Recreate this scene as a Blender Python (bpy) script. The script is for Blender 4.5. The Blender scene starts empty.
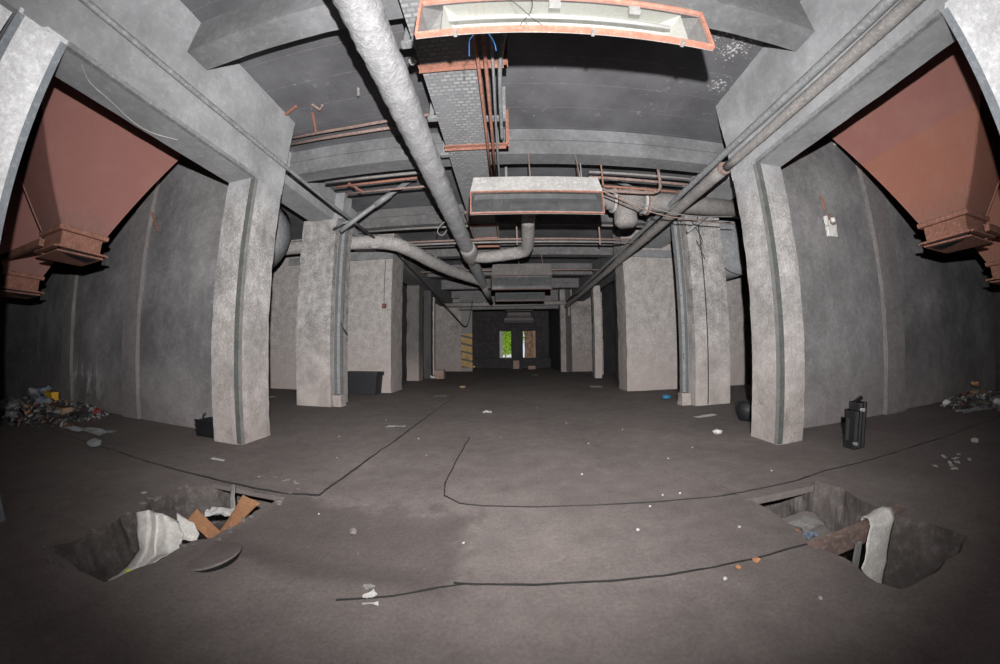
import bpy, bmesh, math, random
from mathutils import Vector, Matrix, noise
from mathutils.geometry import delaunay_2d_cdt

C = bpy.context.scene.collection
R = math.radians
rnd = random.Random(7)

XL, XR = -4.53, 4.27          # aisle faces of the two near frames
ZB = 4.72                     # underside of the near side beams
ZC, ZX = 6.45, 5.82           # ceiling, underside of the cross beams

# ------------------------------------------------------------------ materials
def new_mat(name):
    m = bpy.data.materials.new(name); m.use_nodes = True
    nt = m.node_tree
    for n in list(nt.nodes): nt.nodes.remove(n)
    out = nt.nodes.new('ShaderNodeOutputMaterial')
    b = nt.nodes.new('ShaderNodeBsdfPrincipled')
    nt.links.new(b.outputs[0], out.inputs[0])
    return m, nt, b

def tex_noise(nt, coord, scale, detail=5, rough=.6, stretch=None, off=0):
    n = nt.nodes.new('ShaderNodeTexNoise')
    n.inputs['Scale'].default_value = scale
    n.inputs['Detail'].default_value = detail
    n.inputs['Roughness'].default_value = rough
    mp = nt.nodes.new('ShaderNodeMapping')
    mp.inputs['Location'].default_value = (off, off*.7, off*1.3)
    if stretch: mp.inputs['Scale'].default_value = stretch
    nt.links.new(coord, mp.inputs[0]); nt.links.new(mp.outputs[0], n.inputs[0])
    return n.outputs['Fac'] if 'Fac' in n.outputs else n.outputs[0]

def ramp(nt, fac, stops):
    r = nt.nodes.new('ShaderNodeValToRGB')
    el = r.color_ramp.elements
    while len(el) < len(stops): el.new(.5)
    for e, (p, c) in zip(el, stops):
        e.position = p
        e.color = (c, c, c, 1) if isinstance(c, (int, float)) else (*c, 1)
    nt.links.new(fac, r.inputs[0])
    return r.outputs[0]

def mix(nt, fac, a, b, mode='MIX'):
    m = nt.nodes.new('ShaderNodeMix'); m.data_type = 'RGBA'; m.blend_type = mode
    def put(s, v):
        if isinstance(v, (tuple, list)): s.default_value = (*v, 1)
        elif isinstance(v, (int, float)): s.default_value = v if s.type == 'VALUE' else (v, v, v, 1)
        else: nt.links.new(v, s)
    put(m.inputs['Factor'], fac); put(m.inputs['A'], a); put(m.inputs['B'], b)
    return m.outputs['Result']

def mth(nt, op, a, b=None, clamp=False):
    n = nt.nodes.new('ShaderNodeMath'); n.operation = op; n.use_clamp = clamp
    for i, v in enumerate((a, b)):
        if v is None: continue
        if isinstance(v, (int, float)): n.inputs[i].default_value = v
        else: nt.links.new(v, n.inputs[i])
    return n.outputs[0]

def bump(nt, b, h, strength=.4, dist=.02):
    n = nt.nodes.new('ShaderNodeBump')
    n.inputs['Strength'].default_value = strength; n.inputs['Distance'].default_value = dist
    nt.links.new(h, n.inputs['Height']); nt.links.new(n.outputs[0], b.inputs['Normal'])

def obj_coord(nt):
    return nt.nodes.new('ShaderNodeTexCoord').outputs['Object']

def grime(name, base, dark, light=None, scale=1.0, rough=.9, bmp=.35, bdist=.02, streak=0.0, speck=0.0,
          lo=.35, hi=.7, metallic=0.0, low_tint=None, low_z=2.5, spec=.2, fine=28.0, light_amt=.6, hi_tint=None, hi_z=4.2, big=0.0, crack=0.0, smear=False):
    """weathered surface: two tones of grime, fine grain, optional run-down streaks, chips and a dirtier or painted-lit tint near the floor"""
    m, nt, b = new_mat(name)
    co = obj_coord(nt)
    n1 = tex_noise(nt, co, 1.3*scale, 6, .62)
    n2 = tex_noise(nt, co, 7*scale, 6, .65, off=3)
    n3 = tex_noise(nt, co, fine*scale, 4, .7, off=9)
    f = mth(nt, 'ADD', mth(nt, 'MULTIPLY', n1, .6), mth(nt, 'MULTIPLY', n2, .4))
    col = mix(nt, ramp(nt, f, [(lo, 0.0), (hi, 1.0)]), dark, base)
    if light:
        col = mix(nt, mth(nt, 'MULTIPLY', ramp(nt, n2, [(.52, 0.0), (.72, 1.0)]), light_amt), col, light)
    if streak:
        s = tex_noise(nt, co, 4*scale, 4, .6, stretch=(1, 1, .08), off=5)
        col = mix(nt, mth(nt, 'MULTIPLY', ramp(nt, s, [(.45, 0.0), (.7, 1.0)]), streak), col, dark)
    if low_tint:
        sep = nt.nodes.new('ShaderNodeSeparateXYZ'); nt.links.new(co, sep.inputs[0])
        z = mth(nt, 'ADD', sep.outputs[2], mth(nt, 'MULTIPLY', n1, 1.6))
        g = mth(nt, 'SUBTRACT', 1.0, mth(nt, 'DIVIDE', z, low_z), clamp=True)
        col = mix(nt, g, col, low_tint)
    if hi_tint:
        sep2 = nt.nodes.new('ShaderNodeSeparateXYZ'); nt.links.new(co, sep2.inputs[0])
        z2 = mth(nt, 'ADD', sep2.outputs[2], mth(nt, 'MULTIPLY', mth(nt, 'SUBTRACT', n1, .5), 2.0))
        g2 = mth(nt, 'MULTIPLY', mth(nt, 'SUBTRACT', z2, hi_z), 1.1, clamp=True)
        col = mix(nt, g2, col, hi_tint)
    if big:
        nb = tex_noise(nt, co, .45*scale, 4, .6, off=14)
        col = mix(nt, big, col, ramp(nt, nb, [(.35, .45), (.65, 1.25)]), 'MULTIPLY')
    if crack:
        vc = nt.nodes.new('ShaderNodeTexVoronoi'); vc.feature = 'DISTANCE_TO_EDGE'; vc.inputs['Scale'].default_value = 4.5
        wv = nt.nodes.new('ShaderNodeVectorMath'); wv.operation = 'ADD'
        nv = nt.nodes.new('ShaderNodeTexNoise'); nv.inputs['Scale'].default_value = 5; nt.links.new(co, nv.inputs[0])
        sv = nt.nodes.new('ShaderNodeVectorMath'); sv.operation = 'SCALE'; sv.inputs['Scale'].default_value = .22; nt.links.new(nv.outputs['Color'], sv.inputs[0])
        nt.links.new(co, wv.inputs[0]); nt.links.new(sv.outputs[0], wv.inputs[1]); nt.links.new(wv.outputs[0], vc.inputs['Vector'])
        ck = mth(nt, 'SUBTRACT', 1.0, mth(nt, 'MULTIPLY', vc.outputs['Distance'], 55.0), clamp=True)
        sc_ = nt.nodes.new('ShaderNodeSeparateXYZ'); nt.links.new(co, sc_.inputs[0])
        zc = mth(nt, 'MULTIPLY', mth(nt, 'SUBTRACT', mth(nt, 'ADD', .55, mth(nt, 'MULTIPLY', n1, 1.3)), sc_.outputs[2]), 2.5, clamp=True)
        pt_ = ramp(nt, tex_noise(nt, co, 1.1, 3, .5, off=17), [(.42, 0.0), (.55, 1.0)])
        col = mix(nt, mth(nt, 'MULTIPLY', mth(nt, 'MULTIPLY', ck, mth(nt, 'MULTIPLY', zc, pt_)), crack), col, (.09, .075, .07))
    if smear:
        sm = nt.nodes.new('ShaderNodeMapping'); sm.inputs['Location'].default_value = (11.3*.55, -5.27*.2, -.72*1.1); sm.inputs['Scale'].default_value = (.55, .2, 1.1)
        nt.links.new(co, sm.inputs[0])
        ln_ = nt.nodes.new('ShaderNodeVectorMath'); ln_.operation = 'LENGTH'; nt.links.new(sm.outputs[0], ln_.inputs[0])
        sk = mth(nt, 'MULTIPLY', mth(nt, 'SUBTRACT', .75, ln_.outputs['Value'], clamp=True), 2.0, clamp=True)
        col = mix(nt, mth(nt, 'MULTIPLY', sk, ramp(nt, tex_noise(nt, co, 3, 5, .7, stretch=(1, 1, .35), off=31), [(.48, 0.0), (.6, .8)])), col, (.42, .41, .41))
    grain = ramp(nt, n3, [(.3, .72), (.7, 1.15)])
    col = mix(nt, .7, col, grain, 'MULTIPLY')
    if speck:
        v = nt.nodes.new('ShaderNodeTexVoronoi'); v.inputs['Scale'].default_value = 9*scale
        nt.links.new(co, v.inputs['Vector'])
        sp = ramp(nt, v.outputs['Distance'], [(.0, 1.0), (.09, 0.0)])
        sp = mth(nt, 'MULTIPLY', sp, ramp(nt, n2, [(.5, 0.0), (.62, 1.0)]))
        col = mix(nt, mth(nt, 'MULTIPLY', sp, speck), col, (.5, .5, .48))
    nt.links.new(col, b.inputs['Base Color'])
    b.inputs['Roughness'].default_value = rough
    b.inputs['Metallic'].default_value = metallic
    b.inputs['Specular IOR Level'].default_value = spec
    bump(nt, b, mth(nt, 'ADD', mth(nt, 'MULTIPLY', n2, .7), mth(nt, 'MULTIPLY', n3, .3)), bmp, bdist)
    return m

M = {}
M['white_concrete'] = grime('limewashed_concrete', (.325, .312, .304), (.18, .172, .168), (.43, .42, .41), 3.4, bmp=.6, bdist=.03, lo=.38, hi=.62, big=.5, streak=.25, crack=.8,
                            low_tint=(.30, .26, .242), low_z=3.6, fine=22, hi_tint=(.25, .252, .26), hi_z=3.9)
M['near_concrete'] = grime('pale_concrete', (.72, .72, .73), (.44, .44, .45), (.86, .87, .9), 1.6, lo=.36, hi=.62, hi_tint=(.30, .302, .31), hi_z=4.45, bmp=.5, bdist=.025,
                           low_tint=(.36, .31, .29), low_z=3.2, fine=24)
M['mid_white'] = grime('greyish_limewashed_concrete', (.31, .296, .287), (.15, .142, .137), (.41, .40, .39), 3.0, lo=.4, hi=.62, bmp=.6, big=.4, bdist=.03,
                          low_tint=(.30, .262, .245), low_z=3.4, fine=20, streak=.35)
M['mid_concrete'] = grime('brownish_concrete', (.30, .278, .265), (.15, .138, .132), (.40, .38, .367), 2.8, bmp=.55, bdist=.03,
                          low_tint=(.25, .212, .198), low_z=3.4, fine=20)
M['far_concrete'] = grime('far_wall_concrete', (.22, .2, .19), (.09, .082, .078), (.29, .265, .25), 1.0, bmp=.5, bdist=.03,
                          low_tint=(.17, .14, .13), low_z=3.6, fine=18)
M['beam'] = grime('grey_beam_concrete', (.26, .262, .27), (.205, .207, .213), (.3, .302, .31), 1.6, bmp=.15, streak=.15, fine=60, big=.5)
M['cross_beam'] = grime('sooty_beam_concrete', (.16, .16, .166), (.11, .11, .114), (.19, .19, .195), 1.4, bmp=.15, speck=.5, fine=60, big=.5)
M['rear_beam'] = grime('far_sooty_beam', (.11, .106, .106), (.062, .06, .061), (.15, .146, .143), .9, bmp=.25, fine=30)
M['bay_wall'] = grime('sooty_plaster', (.185, .178, .181), (.125, .12, .123), (.21, .203, .206), 1.0, bmp=.2, streak=.4, fine=20,
                      low_tint=(.165, .145, .14), low_z=2.2, light_amt=.5, big=.7, smear=True)
M['pilaster'] = grime('brownish_sooty_plaster', (.18, .166, .163), (.12, .11, .108), (.21, .195, .19), 1.2, bmp=.2, streak=.5, fine=20)
M['dim_pier'] = grime('dim_plastered_brick', (.1, .093, .09), (.055, .05, .048), (.13, .12, .115), 1.4, bmp=.5, low_tint=(.24, .2, .185), low_z=2.6)  # lit lower part and dark top are painted into the colour
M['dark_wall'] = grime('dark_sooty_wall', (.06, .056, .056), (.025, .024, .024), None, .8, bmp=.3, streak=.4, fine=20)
M['sooty_sheet'] = grime('sooty_lamp_sheet', (.11, .103, .1), (.07, .066, .064), (.15, .142, .138), 2, rough=.85, bmp=.3)
M['dark_rust'] = grime('dark_rusty_edge', (.1, .05, .038), (.06, .03, .024), (.15, .085, .065), 3, rough=.85, bmp=.3)
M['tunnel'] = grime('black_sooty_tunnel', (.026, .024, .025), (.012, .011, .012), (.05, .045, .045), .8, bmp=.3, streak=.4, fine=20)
M['guard'] = grime('green_grey_steel', (.085, .095, .089), (.048, .053, .051), (.2, .09, .06), 2.5, rough=.6, bmp=.2, light_amt=.35, spec=.4)
M['guard_grey'] = grime('grey_steel_edge', (.17, .172, .172), (.1, .1, .1), (.25, .15, .12), 2.5, rough=.6, bmp=.2, light_amt=.35, spec=.4)
M['blue_guard'] = grime('blue_grey_steel', (.22, .24, .26), (.15, .165, .18), (.34, .35, .36), 2.5, rough=.6, bmp=.15, spec=.4)
M['steel'] = grime('grey_steel', (.19, .195, .2), (.11, .112, .115), (.27, .27, .27), 2.5, rough=.6, bmp=.15, spec=.4)
M['rust'] = grime('rusty_steel', (.27, .125, .09), (.15, .07, .05), (.36, .21, .17), 3, rough=.85, bmp=.4, spec=.2)
M['rust_pale'] = grime('pale_rusty_frame', (.34, .16, .115), (.23, .1, .07), (.38, .23, .19), 3, rough=.85, bmp=.3, spec=.2)
M['dusty_rust'] = grime('dusty_rusty_pipe', (.22, .15, .13), (.12, .085, .075), (.3, .25, .23), 3, rough=.9, bmp=.4, light_amt=.8)
M['dusty_pipe'] = grime('dusty_grey_pipe', (.2, .188, .18), (.12, .112, .108), (.28, .265, .255), 3, rough=.9, bmp=.4)
M['lagging'] = grime('cloth_pipe_lagging', (.29, .29, .295), (.19, .19, .195), (.38, .38, .385), 2.2, bmp=.9, bdist=.03, fine=14)
M['lagging_far'] = grime('dusty_pipe_lagging', (.3, .285, .275), (.17, .16, .155), (.4, .38, .37), 1.6, bmp=.6, bdist=.03, fine=14)
M['pale_steel'] = grime('pale_dusty_sheet', (.33, .325, .317), (.22, .215, .208), (.42, .41, .40), 2, rough=.85, bmp=.3)
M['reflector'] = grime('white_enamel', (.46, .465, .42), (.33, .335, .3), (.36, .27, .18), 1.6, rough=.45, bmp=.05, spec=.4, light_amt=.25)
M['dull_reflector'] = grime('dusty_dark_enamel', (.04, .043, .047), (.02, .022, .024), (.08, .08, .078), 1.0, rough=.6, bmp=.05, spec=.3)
M['black'] = grime('black_plastic', (.012, .012, .014), (.006, .006, .007), None, 3, rough=.5, bmp=.1, spec=.4)
M['dark_bin'] = grime('dark_grey_plastic', (.012, .0125, .015), (.007, .007, .009), None, 2, rough=.6, bmp=.1, spec=.35)
M['iron'] = grime('black_cast_iron', (.007, .007, .008), (.004, .004, .004), (.02, .018, .017), 4, rough=.55, bmp=.2, spec=.5)
M['void'] = grime('dark_pit_wall', (.06, .054, .052), (.028, .025, .024), (.1, .092, .088), 2.0, bmp=.8, bdist=.05)
M['pit_pale'] = grime('dusty_pit_wall', (.13, .113, .107), (.065, .056, .053), (.17, .152, .145), 1.6, bmp=.6, bdist=.04)
M['slab'] = grime('dusty_concrete_slab', (.2, .178, .17), (.13, .115, .11), None, 2, bmp=.4)
M['cloth'] = grime('dirty_white_cloth', (.66, .64, .61), (.42, .4, .375), (.74, .72, .69), 3, bmp=.35, spec=.1)
M['card'] = grime('orange_brown_cardboard', (.40, .205, .11), (.27, .135, .072), (.48, .27, .16), 3, bmp=.3, spec=.15)
M['paper'] = grime('dirty_white_paper', (.5, .49, .48), (.32, .31, .3), None, 4, bmp=.2)
M['grey_paper'] = grime('grey_paper', (.25, .24, .235), (.15, .145, .14), None, 4, bmp=.2)
M['blue_plastic'] = grime('blue_plastic', (.02, .16, .28), (.012, .09, .17), None, 4, rough=.4, bmp=.2, spec=.5)
M['blue_grey'] = grime('blue_grey_plastic', (.15, .19, .25), (.08, .105, .15), (.25, .29, .34), 4, rough=.4, bmp=.3, spec=.5)
M['grey_bag'] = grime('grey_plastic', (.24, .24, .25), (.12, .12, .125), (.36, .36, .37), 4, rough=.4, bmp=.3, spec=.5)
M['yellow'] = grime('yellow_plastic', (.62, .36, .02), (.45, .24, .012), None, 3, rough=.5, bmp=.1, spec=.4)
M['wood'] = grime('weathered_wood', (.30, .21, .13), (.17, .11, .065), None, 3, bmp=.3)
M['red'] = grime('dull_red_plastic', (.35, .05, .04), (.2, .03, .025), None, 4, rough=.5)
M['rubble'] = grime('dark_rubble', (.05, .046, .045), (.022, .02, .02), (.12, .115, .11), 5, bmp=.6)
M['wire_blue'] = grime('blue_cable', (.03, .1, .25), (.02, .07, .18), None, 4, rough=.5)
M['wire'] = grime('dark_cable', (.04, .038, .038), (.02, .02, .02), None, 4, rough=.6)
M['brick'] = grime('dim_brick', (.2, .14, .11), (.1, .07, .06), (.3, .26, .24), 3, bmp=.5)
M['tank'] = grime('grey_painted_vessel', (.22, .225, .235), (.13, .132, .138), (.28, .28, .285), 1.2, rough=.7, bmp=.15, streak=.3)
M['gloss_white'] = grime('white_porcelain', (.62, .62, .6), (.42, .41, .39), (.4, .28, .22), 5, rough=.4, spec=.5, light_amt=.3)

def hopper_material(name, top, low, seam_z):
    """brown-red paint; the plates below the weld seam are a more orange, rustier red"""
    m, nt, b = new_mat(name)
    co = obj_coord(nt)
    n1 = tex_noise(nt, co, 2.2, 6, .6); n2 = tex_noise(nt, co, 14, 5, .65, off=4); n3 = tex_noise(nt, co, 60, 3, .6, off=7)
    sep = nt.nodes.new('ShaderNodeSeparateXYZ'); nt.links.new(co, sep.inputs[0])
    z = mth(nt, 'ADD', sep.outputs[2], mth(nt, 'MULTIPLY', mth(nt, 'SUBTRACT', n2, .5), .05))
    s = mth(nt, 'MULTIPLY', mth(nt, 'SUBTRACT', z, seam_z), 40.0, clamp=True)
    col = mix(nt, s, low, top)
    col = mix(nt, mth(nt, 'MULTIPLY', ramp(nt, n1, [(.45, 0.0), (.75, 1.0)]), .35), col, (.23, .125, .1))
    col = mix(nt, mth(nt, 'MULTIPLY', ramp(nt, n2, [(.55, 0.0), (.8, 1.0)]), .3), col, (.12, .05, .035))
    lowz = mth(nt, 'SUBTRACT', 1.0, mth(nt, 'MULTIPLY', z, 2.0), clamp=True)
    col = mix(nt, mth(nt, 'MULTIPLY', lowz, ramp(nt, n2, [(.42, 0.0), (.6, .8)])), col, (.12, .085, .075))
    nt.links.new(col, b.inputs['Base Color']); b.inputs['Roughness'].default_value = .8
    b.inputs['Specular IOR Level'].default_value = .25
    bump(nt, b, mth(nt, 'ADD', n2, n3), .15, .01)
    return m
M['hopper_left'] = hopper_material('brown_red_paint', (.19, .085, .074), (.19, .085, .074), .7)
M['hopper_right'] = hopper_material('orange_red_paint', (.185, .082, .07), (.205, .086, .06), 1.45)

def floor_material():
    m, nt, b = new_mat('dusty_concrete_floor')
    co = obj_coord(nt)
    n1 = tex_noise(nt, co, .55, 6, .6); n2 = tex_noise(nt, co, 4.5, 6, .62, off=2); n3 = tex_noise(nt, co, 34, 4, .7, off=6)
    f = mth(nt, 'ADD', mth(nt, 'MULTIPLY', n1, .55), mth(nt, 'MULTIPLY', n2, .45))
    col = mix(nt, ramp(nt, f, [(.36, 0.0), (.66, 1.0)]), (.112, .096, .091), (.17, .147, .14))
    # trodden mud between the joints, darker and browner
    sep = nt.nodes.new('ShaderNodeSeparateXYZ'); nt.links.new(co, sep.inputs[0])
    wob = mth(nt, 'MULTIPLY', mth(nt, 'SUBTRACT', n2, .5), .7)
    x = mth(nt, 'ADD', sep.outputs[0], wob); y = mth(nt, 'ADD', sep.outputs[1], wob)
    def win(v, a, c, k=5.0):
        return mth(nt, 'MULTIPLY', mth(nt, 'MULTIPLY', mth(nt, 'SUBTRACT', v, a), k, clamp=True),
                   mth(nt, 'MULTIPLY', mth(nt, 'SUBTRACT', c, v), k, clamp=True), clamp=True)
    mud = mth(nt, 'MULTIPLY', mth(nt, 'MULTIPLY', win(x, -2.5, -.25), win(y, 1.85, 3.3)), .55)
    col = mix(nt, mud, col, (.074, .062, .058))
    mud_falloff_l = mth(nt, 'MULTIPLY', win(x, -30, -4.6, 1.2), .3)
    col = mix(nt, mud_falloff_l, col, (.085, .075, .073))  # left bay floor is grimier, with flash falloff painted in as well
    mud_falloff_r = mth(nt, 'MULTIPLY', win(x, 4.6, 30, 1.2), .3)
    col = mix(nt, mud_falloff_r, col, (.08, .068, .071))  # same on the right: grime plus painted flash falloff
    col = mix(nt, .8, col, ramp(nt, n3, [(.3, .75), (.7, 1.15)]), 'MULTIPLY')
    far_falloff = mth(nt, 'MULTIPLY', mth(nt, 'MULTIPLY', mth(nt, 'SUBTRACT', y, 11.0), .09, clamp=True), .3)      # flash falloff painted into the far floor
    col = mix(nt, far_falloff, col, (.055, .047, .046))
    sp0 = mth(nt, 'MULTIPLY', mth(nt, 'MULTIPLY', win(x, -4.2, -1.2, 2.0), win(y, 14.5, 20.0, 1.0)), ramp(nt, n2, [(.5, 0.0), (.6, .7)]))
    col = mix(nt, sp0, col, (.075, .025, .02))
    # flecks of plaster
    v = nt.nodes.new('ShaderNodeTexVoronoi'); v.inputs['Scale'].default_value = 5.5
    nt.links.new(co, v.inputs['Vector'])
    sp = ramp(nt, v.outputs['Distance'], [(.0, 1.0), (.07, 0.0)])
    sp = mth(nt, 'MULTIPLY', sp, ramp(nt, tex_noise(nt, co, 1.7, 3, .5, off=11), [(.5, 0.0), (.6, 1.0)]))
    col = mix(nt, mth(nt, 'MULTIPLY', sp, .6), col, (.36, .34, .32))
    nt.links.new(col, b.inputs['Base Color'])
    b.inputs['Roughness'].default_value = .95; b.inputs['Specular IOR Level'].default_value = .1
    bump(nt, b, mth(nt, 'ADD', mth(nt, 'MULTIPLY', n2, .75), mth(nt, 'MULTIPLY', n3, .25)), .5, .03)
    return m
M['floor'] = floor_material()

def ceiling_material():
    m, nt, b = new_mat('sooty_ceiling_panels')
    co = obj_coord(nt)
    n1 = tex_noise(nt, co, .9, 6, .6); n2 = tex_noise(nt, co, 6, 6, .65, off=2); n3 = tex_noise(nt, co, 40, 3, .7, off=5)
    col = mix(nt, ramp(nt, n1, [(.35, 0.0), (.7, 1.0)]), (.062, .061, .066), (.105, .104, .11))
    # peeled patches of old whitewash and thin pale joints between the panels
    pt = mth(nt, 'MULTIPLY', ramp(nt, n2, [(.6, 0.0), (.7, 1.0)]), ramp(nt, tex_noise(nt, co, .8, 2, .5, off=8), [(.52, 0.0), (.66, 1.0)]))
    col = mix(nt, mth(nt, 'MULTIPLY', pt, .3), col, (.3, .29, .28))
    v = nt.nodes.new('ShaderNodeTexVoronoi'); v.inputs['Scale'].default_value = 6
    nt.links.new(co, v.inputs['Vector'])
    sp = mth(nt, 'MULTIPLY', ramp(nt, v.outputs['Distance'], [(.0, 1.0), (.06, 0.0)]), ramp(nt, n1, [(.5, 0.0), (.6, 1.0)]))
    col = mix(nt, mth(nt, 'MULTIPLY', sp, .4), col, (.35, .345, .34))
    fk = tex_noise(nt, co, 19, 4, .65, off=21)
    for (fx, fy, fr_) in ((3.8, 3.75, .6), (3.5, 3.45, .5), (4.0, 4.7, .45)):
        dv = nt.nodes.new('ShaderNodeVectorMath'); dv.operation = 'DISTANCE'; nt.links.new(co, dv.inputs[0]); dv.inputs[1].default_value = (fx, fy, ZC)
        mk = mth(nt, 'SUBTRACT', 1.0, mth(nt, 'DIVIDE', dv.outputs['Value'], fr_), clamp=True)
        th = mth(nt, 'MULTIPLY', mth(nt, 'SUBTRACT', mth(nt, 'ADD', fk, mth(nt, 'MULTIPLY', mk, .22)), .7), 18.0, clamp=True)
        col = mix(nt, th, col, (.36, .355, .345))
    sep = nt.nodes.new('ShaderNodeSeparateXYZ'); nt.links.new(co, sep.inputs[0])
    y = mth(nt, 'ADD', sep.outputs[1], mth(nt, 'MULTIPLY', mth(nt, 'SUBTRACT', n2, .5), .02))
    fr = mth(nt, 'FRACT', mth(nt, 'DIVIDE', y, .68))
    ln = mth(nt, 'SUBTRACT', 1.0, mth(nt, 'MULTIPLY', mth(nt, 'ABSOLUTE', mth(nt, 'SUBTRACT', fr, .5)), 70.0), clamp=True)
    col = mix(nt, mth(nt, 'MULTIPLY', ln, mth(nt, 'MULTIPLY', ramp(nt, n2, [(.4, .1), (.6, .55)]), .8)), col, (.26, .25, .25))
    col = mix(nt, .7, col, ramp(nt, n3, [(.3, .75), (.7, 1.15)]), 'MULTIPLY')
    nt.links.new(col, b.inputs['Base Color'])
    b.inputs['Roughness'].default_value = .8; b.inputs['Specular IOR Level'].default_value = .25
    bump(nt, b, n2, .25, .02)
    return m
M['ceiling'] = ceiling_material()

def tray_material():
    """galvanised sheet punched with staggered slots"""
    m, nt, b = new_mat('perforated_tray_sheet')
    co = obj_coord(nt)
    br = nt.nodes.new('ShaderNodeTexBrick')
    br.offset = .5
    br.inputs['Color1'].default_value = (.23, .23, .23, 1); br.inputs['Color2'].default_value = (.13, .13, .135, 1)
    br.inputs['Mortar'].default_value = (.11, .111, .116, 1)
    br.inputs['Scale'].default_value = 1.0
    br.inputs['Brick Width'].default_value = .12; br.inputs['Row Height'].default_value = .075
    br.inputs['Mortar Size'].default_value = .02; br.inputs['Mortar Smooth'].default_value = .5
    nt.links.new(co, br.inputs['Vector'])
    n1 = tex_noise(nt, co, 2.5, 5, .6, stretch=(1, .25, 1))
    col = mix(nt, ramp(nt, n1, [(.4, .0), (.68, .75)]), br.outputs['Color'], (.15, .15, .157))
    nt.links.new(col, b.inputs['Base Color']); b.inputs['Roughness'].default_value = .7
    b.inputs['Specular IOR Level'].default_value = .3
    return m
M['tray'] = tray_material()

def hazard_material():
    m, nt, b = new_mat('worn_hazard_stripes')
    co = obj_coord(nt)
    sep = nt.nodes.new('ShaderNodeSeparateXYZ'); nt.links.new(co, sep.inputs[0])
    n = tex_noise(nt, co, 5, 4, .6)
    t = mth(nt, 'ADD', mth(nt, 'ADD', sep.outputs[2], mth(nt, 'MULTIPLY', sep.outputs[0], .25)), mth(nt, 'MULTIPLY', n, .12))
    fr = mth(nt, 'FRACT', mth(nt, 'DIVIDE', t, .62))
    st = mth(nt, 'MULTIPLY', mth(nt, 'SUBTRACT', fr, .22), 14.0, clamp=True)
    yel = mix(nt, ramp(nt, n, [(.35, 0.0), (.65, 1.0)]), (.15, .1, .045), (.24, .16, .055))
    col = mix(nt, st, (.05, .046, .045), yel)
    top = mth(nt, 'MULTIPLY', mth(nt, 'SUBTRACT', sep.outputs[2], 2.95), 8.0, clamp=True)
    bot = mth(nt, 'MULTIPLY', mth(nt, 'SUBTRACT', .35, sep.outputs[2]), 8.0, clamp=True)
    col = mix(nt, top, col, (.1, .095, .092)); col = mix(nt, bot, col, (.13, .11, .1))
    nt.links.new(col, b.inputs['Base Color']); b.inputs['Roughness'].default_value = .9
    return m
M['hazard'] = hazard_material()

def glass_material(name, dust):
    m, nt, b = new_mat(name)
    out = [n for n in nt.nodes if n.type == 'OUTPUT_MATERIAL'][0]
    co = obj_coord(nt)
    tr = nt.nodes.new('ShaderNodeBsdfTransparent'); gl = nt.nodes.new('ShaderNodeBsdfGlossy'); gl.inputs['Roughness'].default_value = .05
    fr = nt.nodes.new('ShaderNodeFresnel')
    bf = nt.nodes.new('ShaderNodeNewGeometry').outputs['Backfacing']      # same reflectance on both faces of the pane
    nt.links.new(mth(nt, 'SUBTRACT', 1.5, mth(nt, 'MULTIPLY', bf, 1.5-1/1.5)), fr.inputs['IOR'])
    ms = nt.nodes.new('ShaderNodeMixShader'); nt.links.new(fr.outputs[0], ms.inputs[0])
    nt.links.new(tr.outputs[0], ms.inputs[1]); nt.links.new(gl.outputs[0], ms.inputs[2])
    b.inputs['Base Color'].default_value = (.26, .26, .255, 1); b.inputs['Roughness'].default_value = .9
    ms2 = nt.nodes.new('ShaderNodeMixShader')
    n = tex_noise(nt, co, 3.5, 5, .65)
    nt.links.new(mth(nt, 'MULTIPLY', ramp(nt, n, [(.3, .3), (.75, 1.0)]), dust), ms2.inputs[0])
    nt.links.new(ms.outputs[0], ms2.inputs[1]); nt.links.new(b.outputs[0], ms2.inputs[2])
    nt.links.new(ms2.outputs[0], out.inputs[0])
    return m
M['glass'] = glass_material('dusty_lamp_glass', .14)
M['glass_dirty'] = glass_material('very_dusty_lamp_glass', .08)

def litter_material():
    m, nt, b = new_mat('mixed_litter')
    co = obj_coord(nt)
    v = nt.nodes.new('ShaderNodeTexVoronoi'); v.inputs['Scale'].default_value = 8; nt.links.new(co, v.inputs['Vector'])
    sp = nt.nodes.new('ShaderNodeSeparateColor'); nt.links.new(v.outputs['Color'], sp.inputs[0])
    r = ramp(nt, sp.outputs[0], [(0, (.03,.028,.028)), (.45, (.06,.055,.053)), (.58, (.2,.2,.21)), (.68, (.05,.045,.045)), (.76, (.11,.14,.18)), (.84, (.2,.12,.07)), (.9, (.3,.3,.29)), (.95, (.16,.04,.035)), (1.0, (.34,.34,.34))])
    for n in nt.nodes:
        if n.type == 'VALTORGB': n.color_ramp.interpolation = 'CONSTANT'
    nt.links.new(r, b.inputs['Base Color']); b.inputs['Roughness'].default_value = .7
    return m
M['litter'] = litter_material()

def leaf_material():
    m, nt, b = new_mat('sunlit_leaves')
    co = obj_coord(nt)
    n = tex_noise(nt, co, 3, 3, .6)
    col = ramp(nt, n, [(.3, (.09, .2, .01)), (.5, (.28, .5, .03)), (.7, (.62, .72, .1))])
    nt.links.new(col, b.inputs['Base Color']); b.inputs['Roughness'].default_value = .6
    return m
M['leaf'] = leaf_material()
M['bark'] = grime('bark', (.12, .085, .06), (.06, .042, .03), None, 3)
M['outside_ground'] = grime('pale_yard_ground', (.42, .4, .36), (.3, .28, .25), None, 1)
M['outside_brick'] = grime('brown_yard_wall', (.26, .15, .1), (.07, .045, .035), (.4, .26, .18), 2.2, lo=.42, hi=.58)

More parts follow.
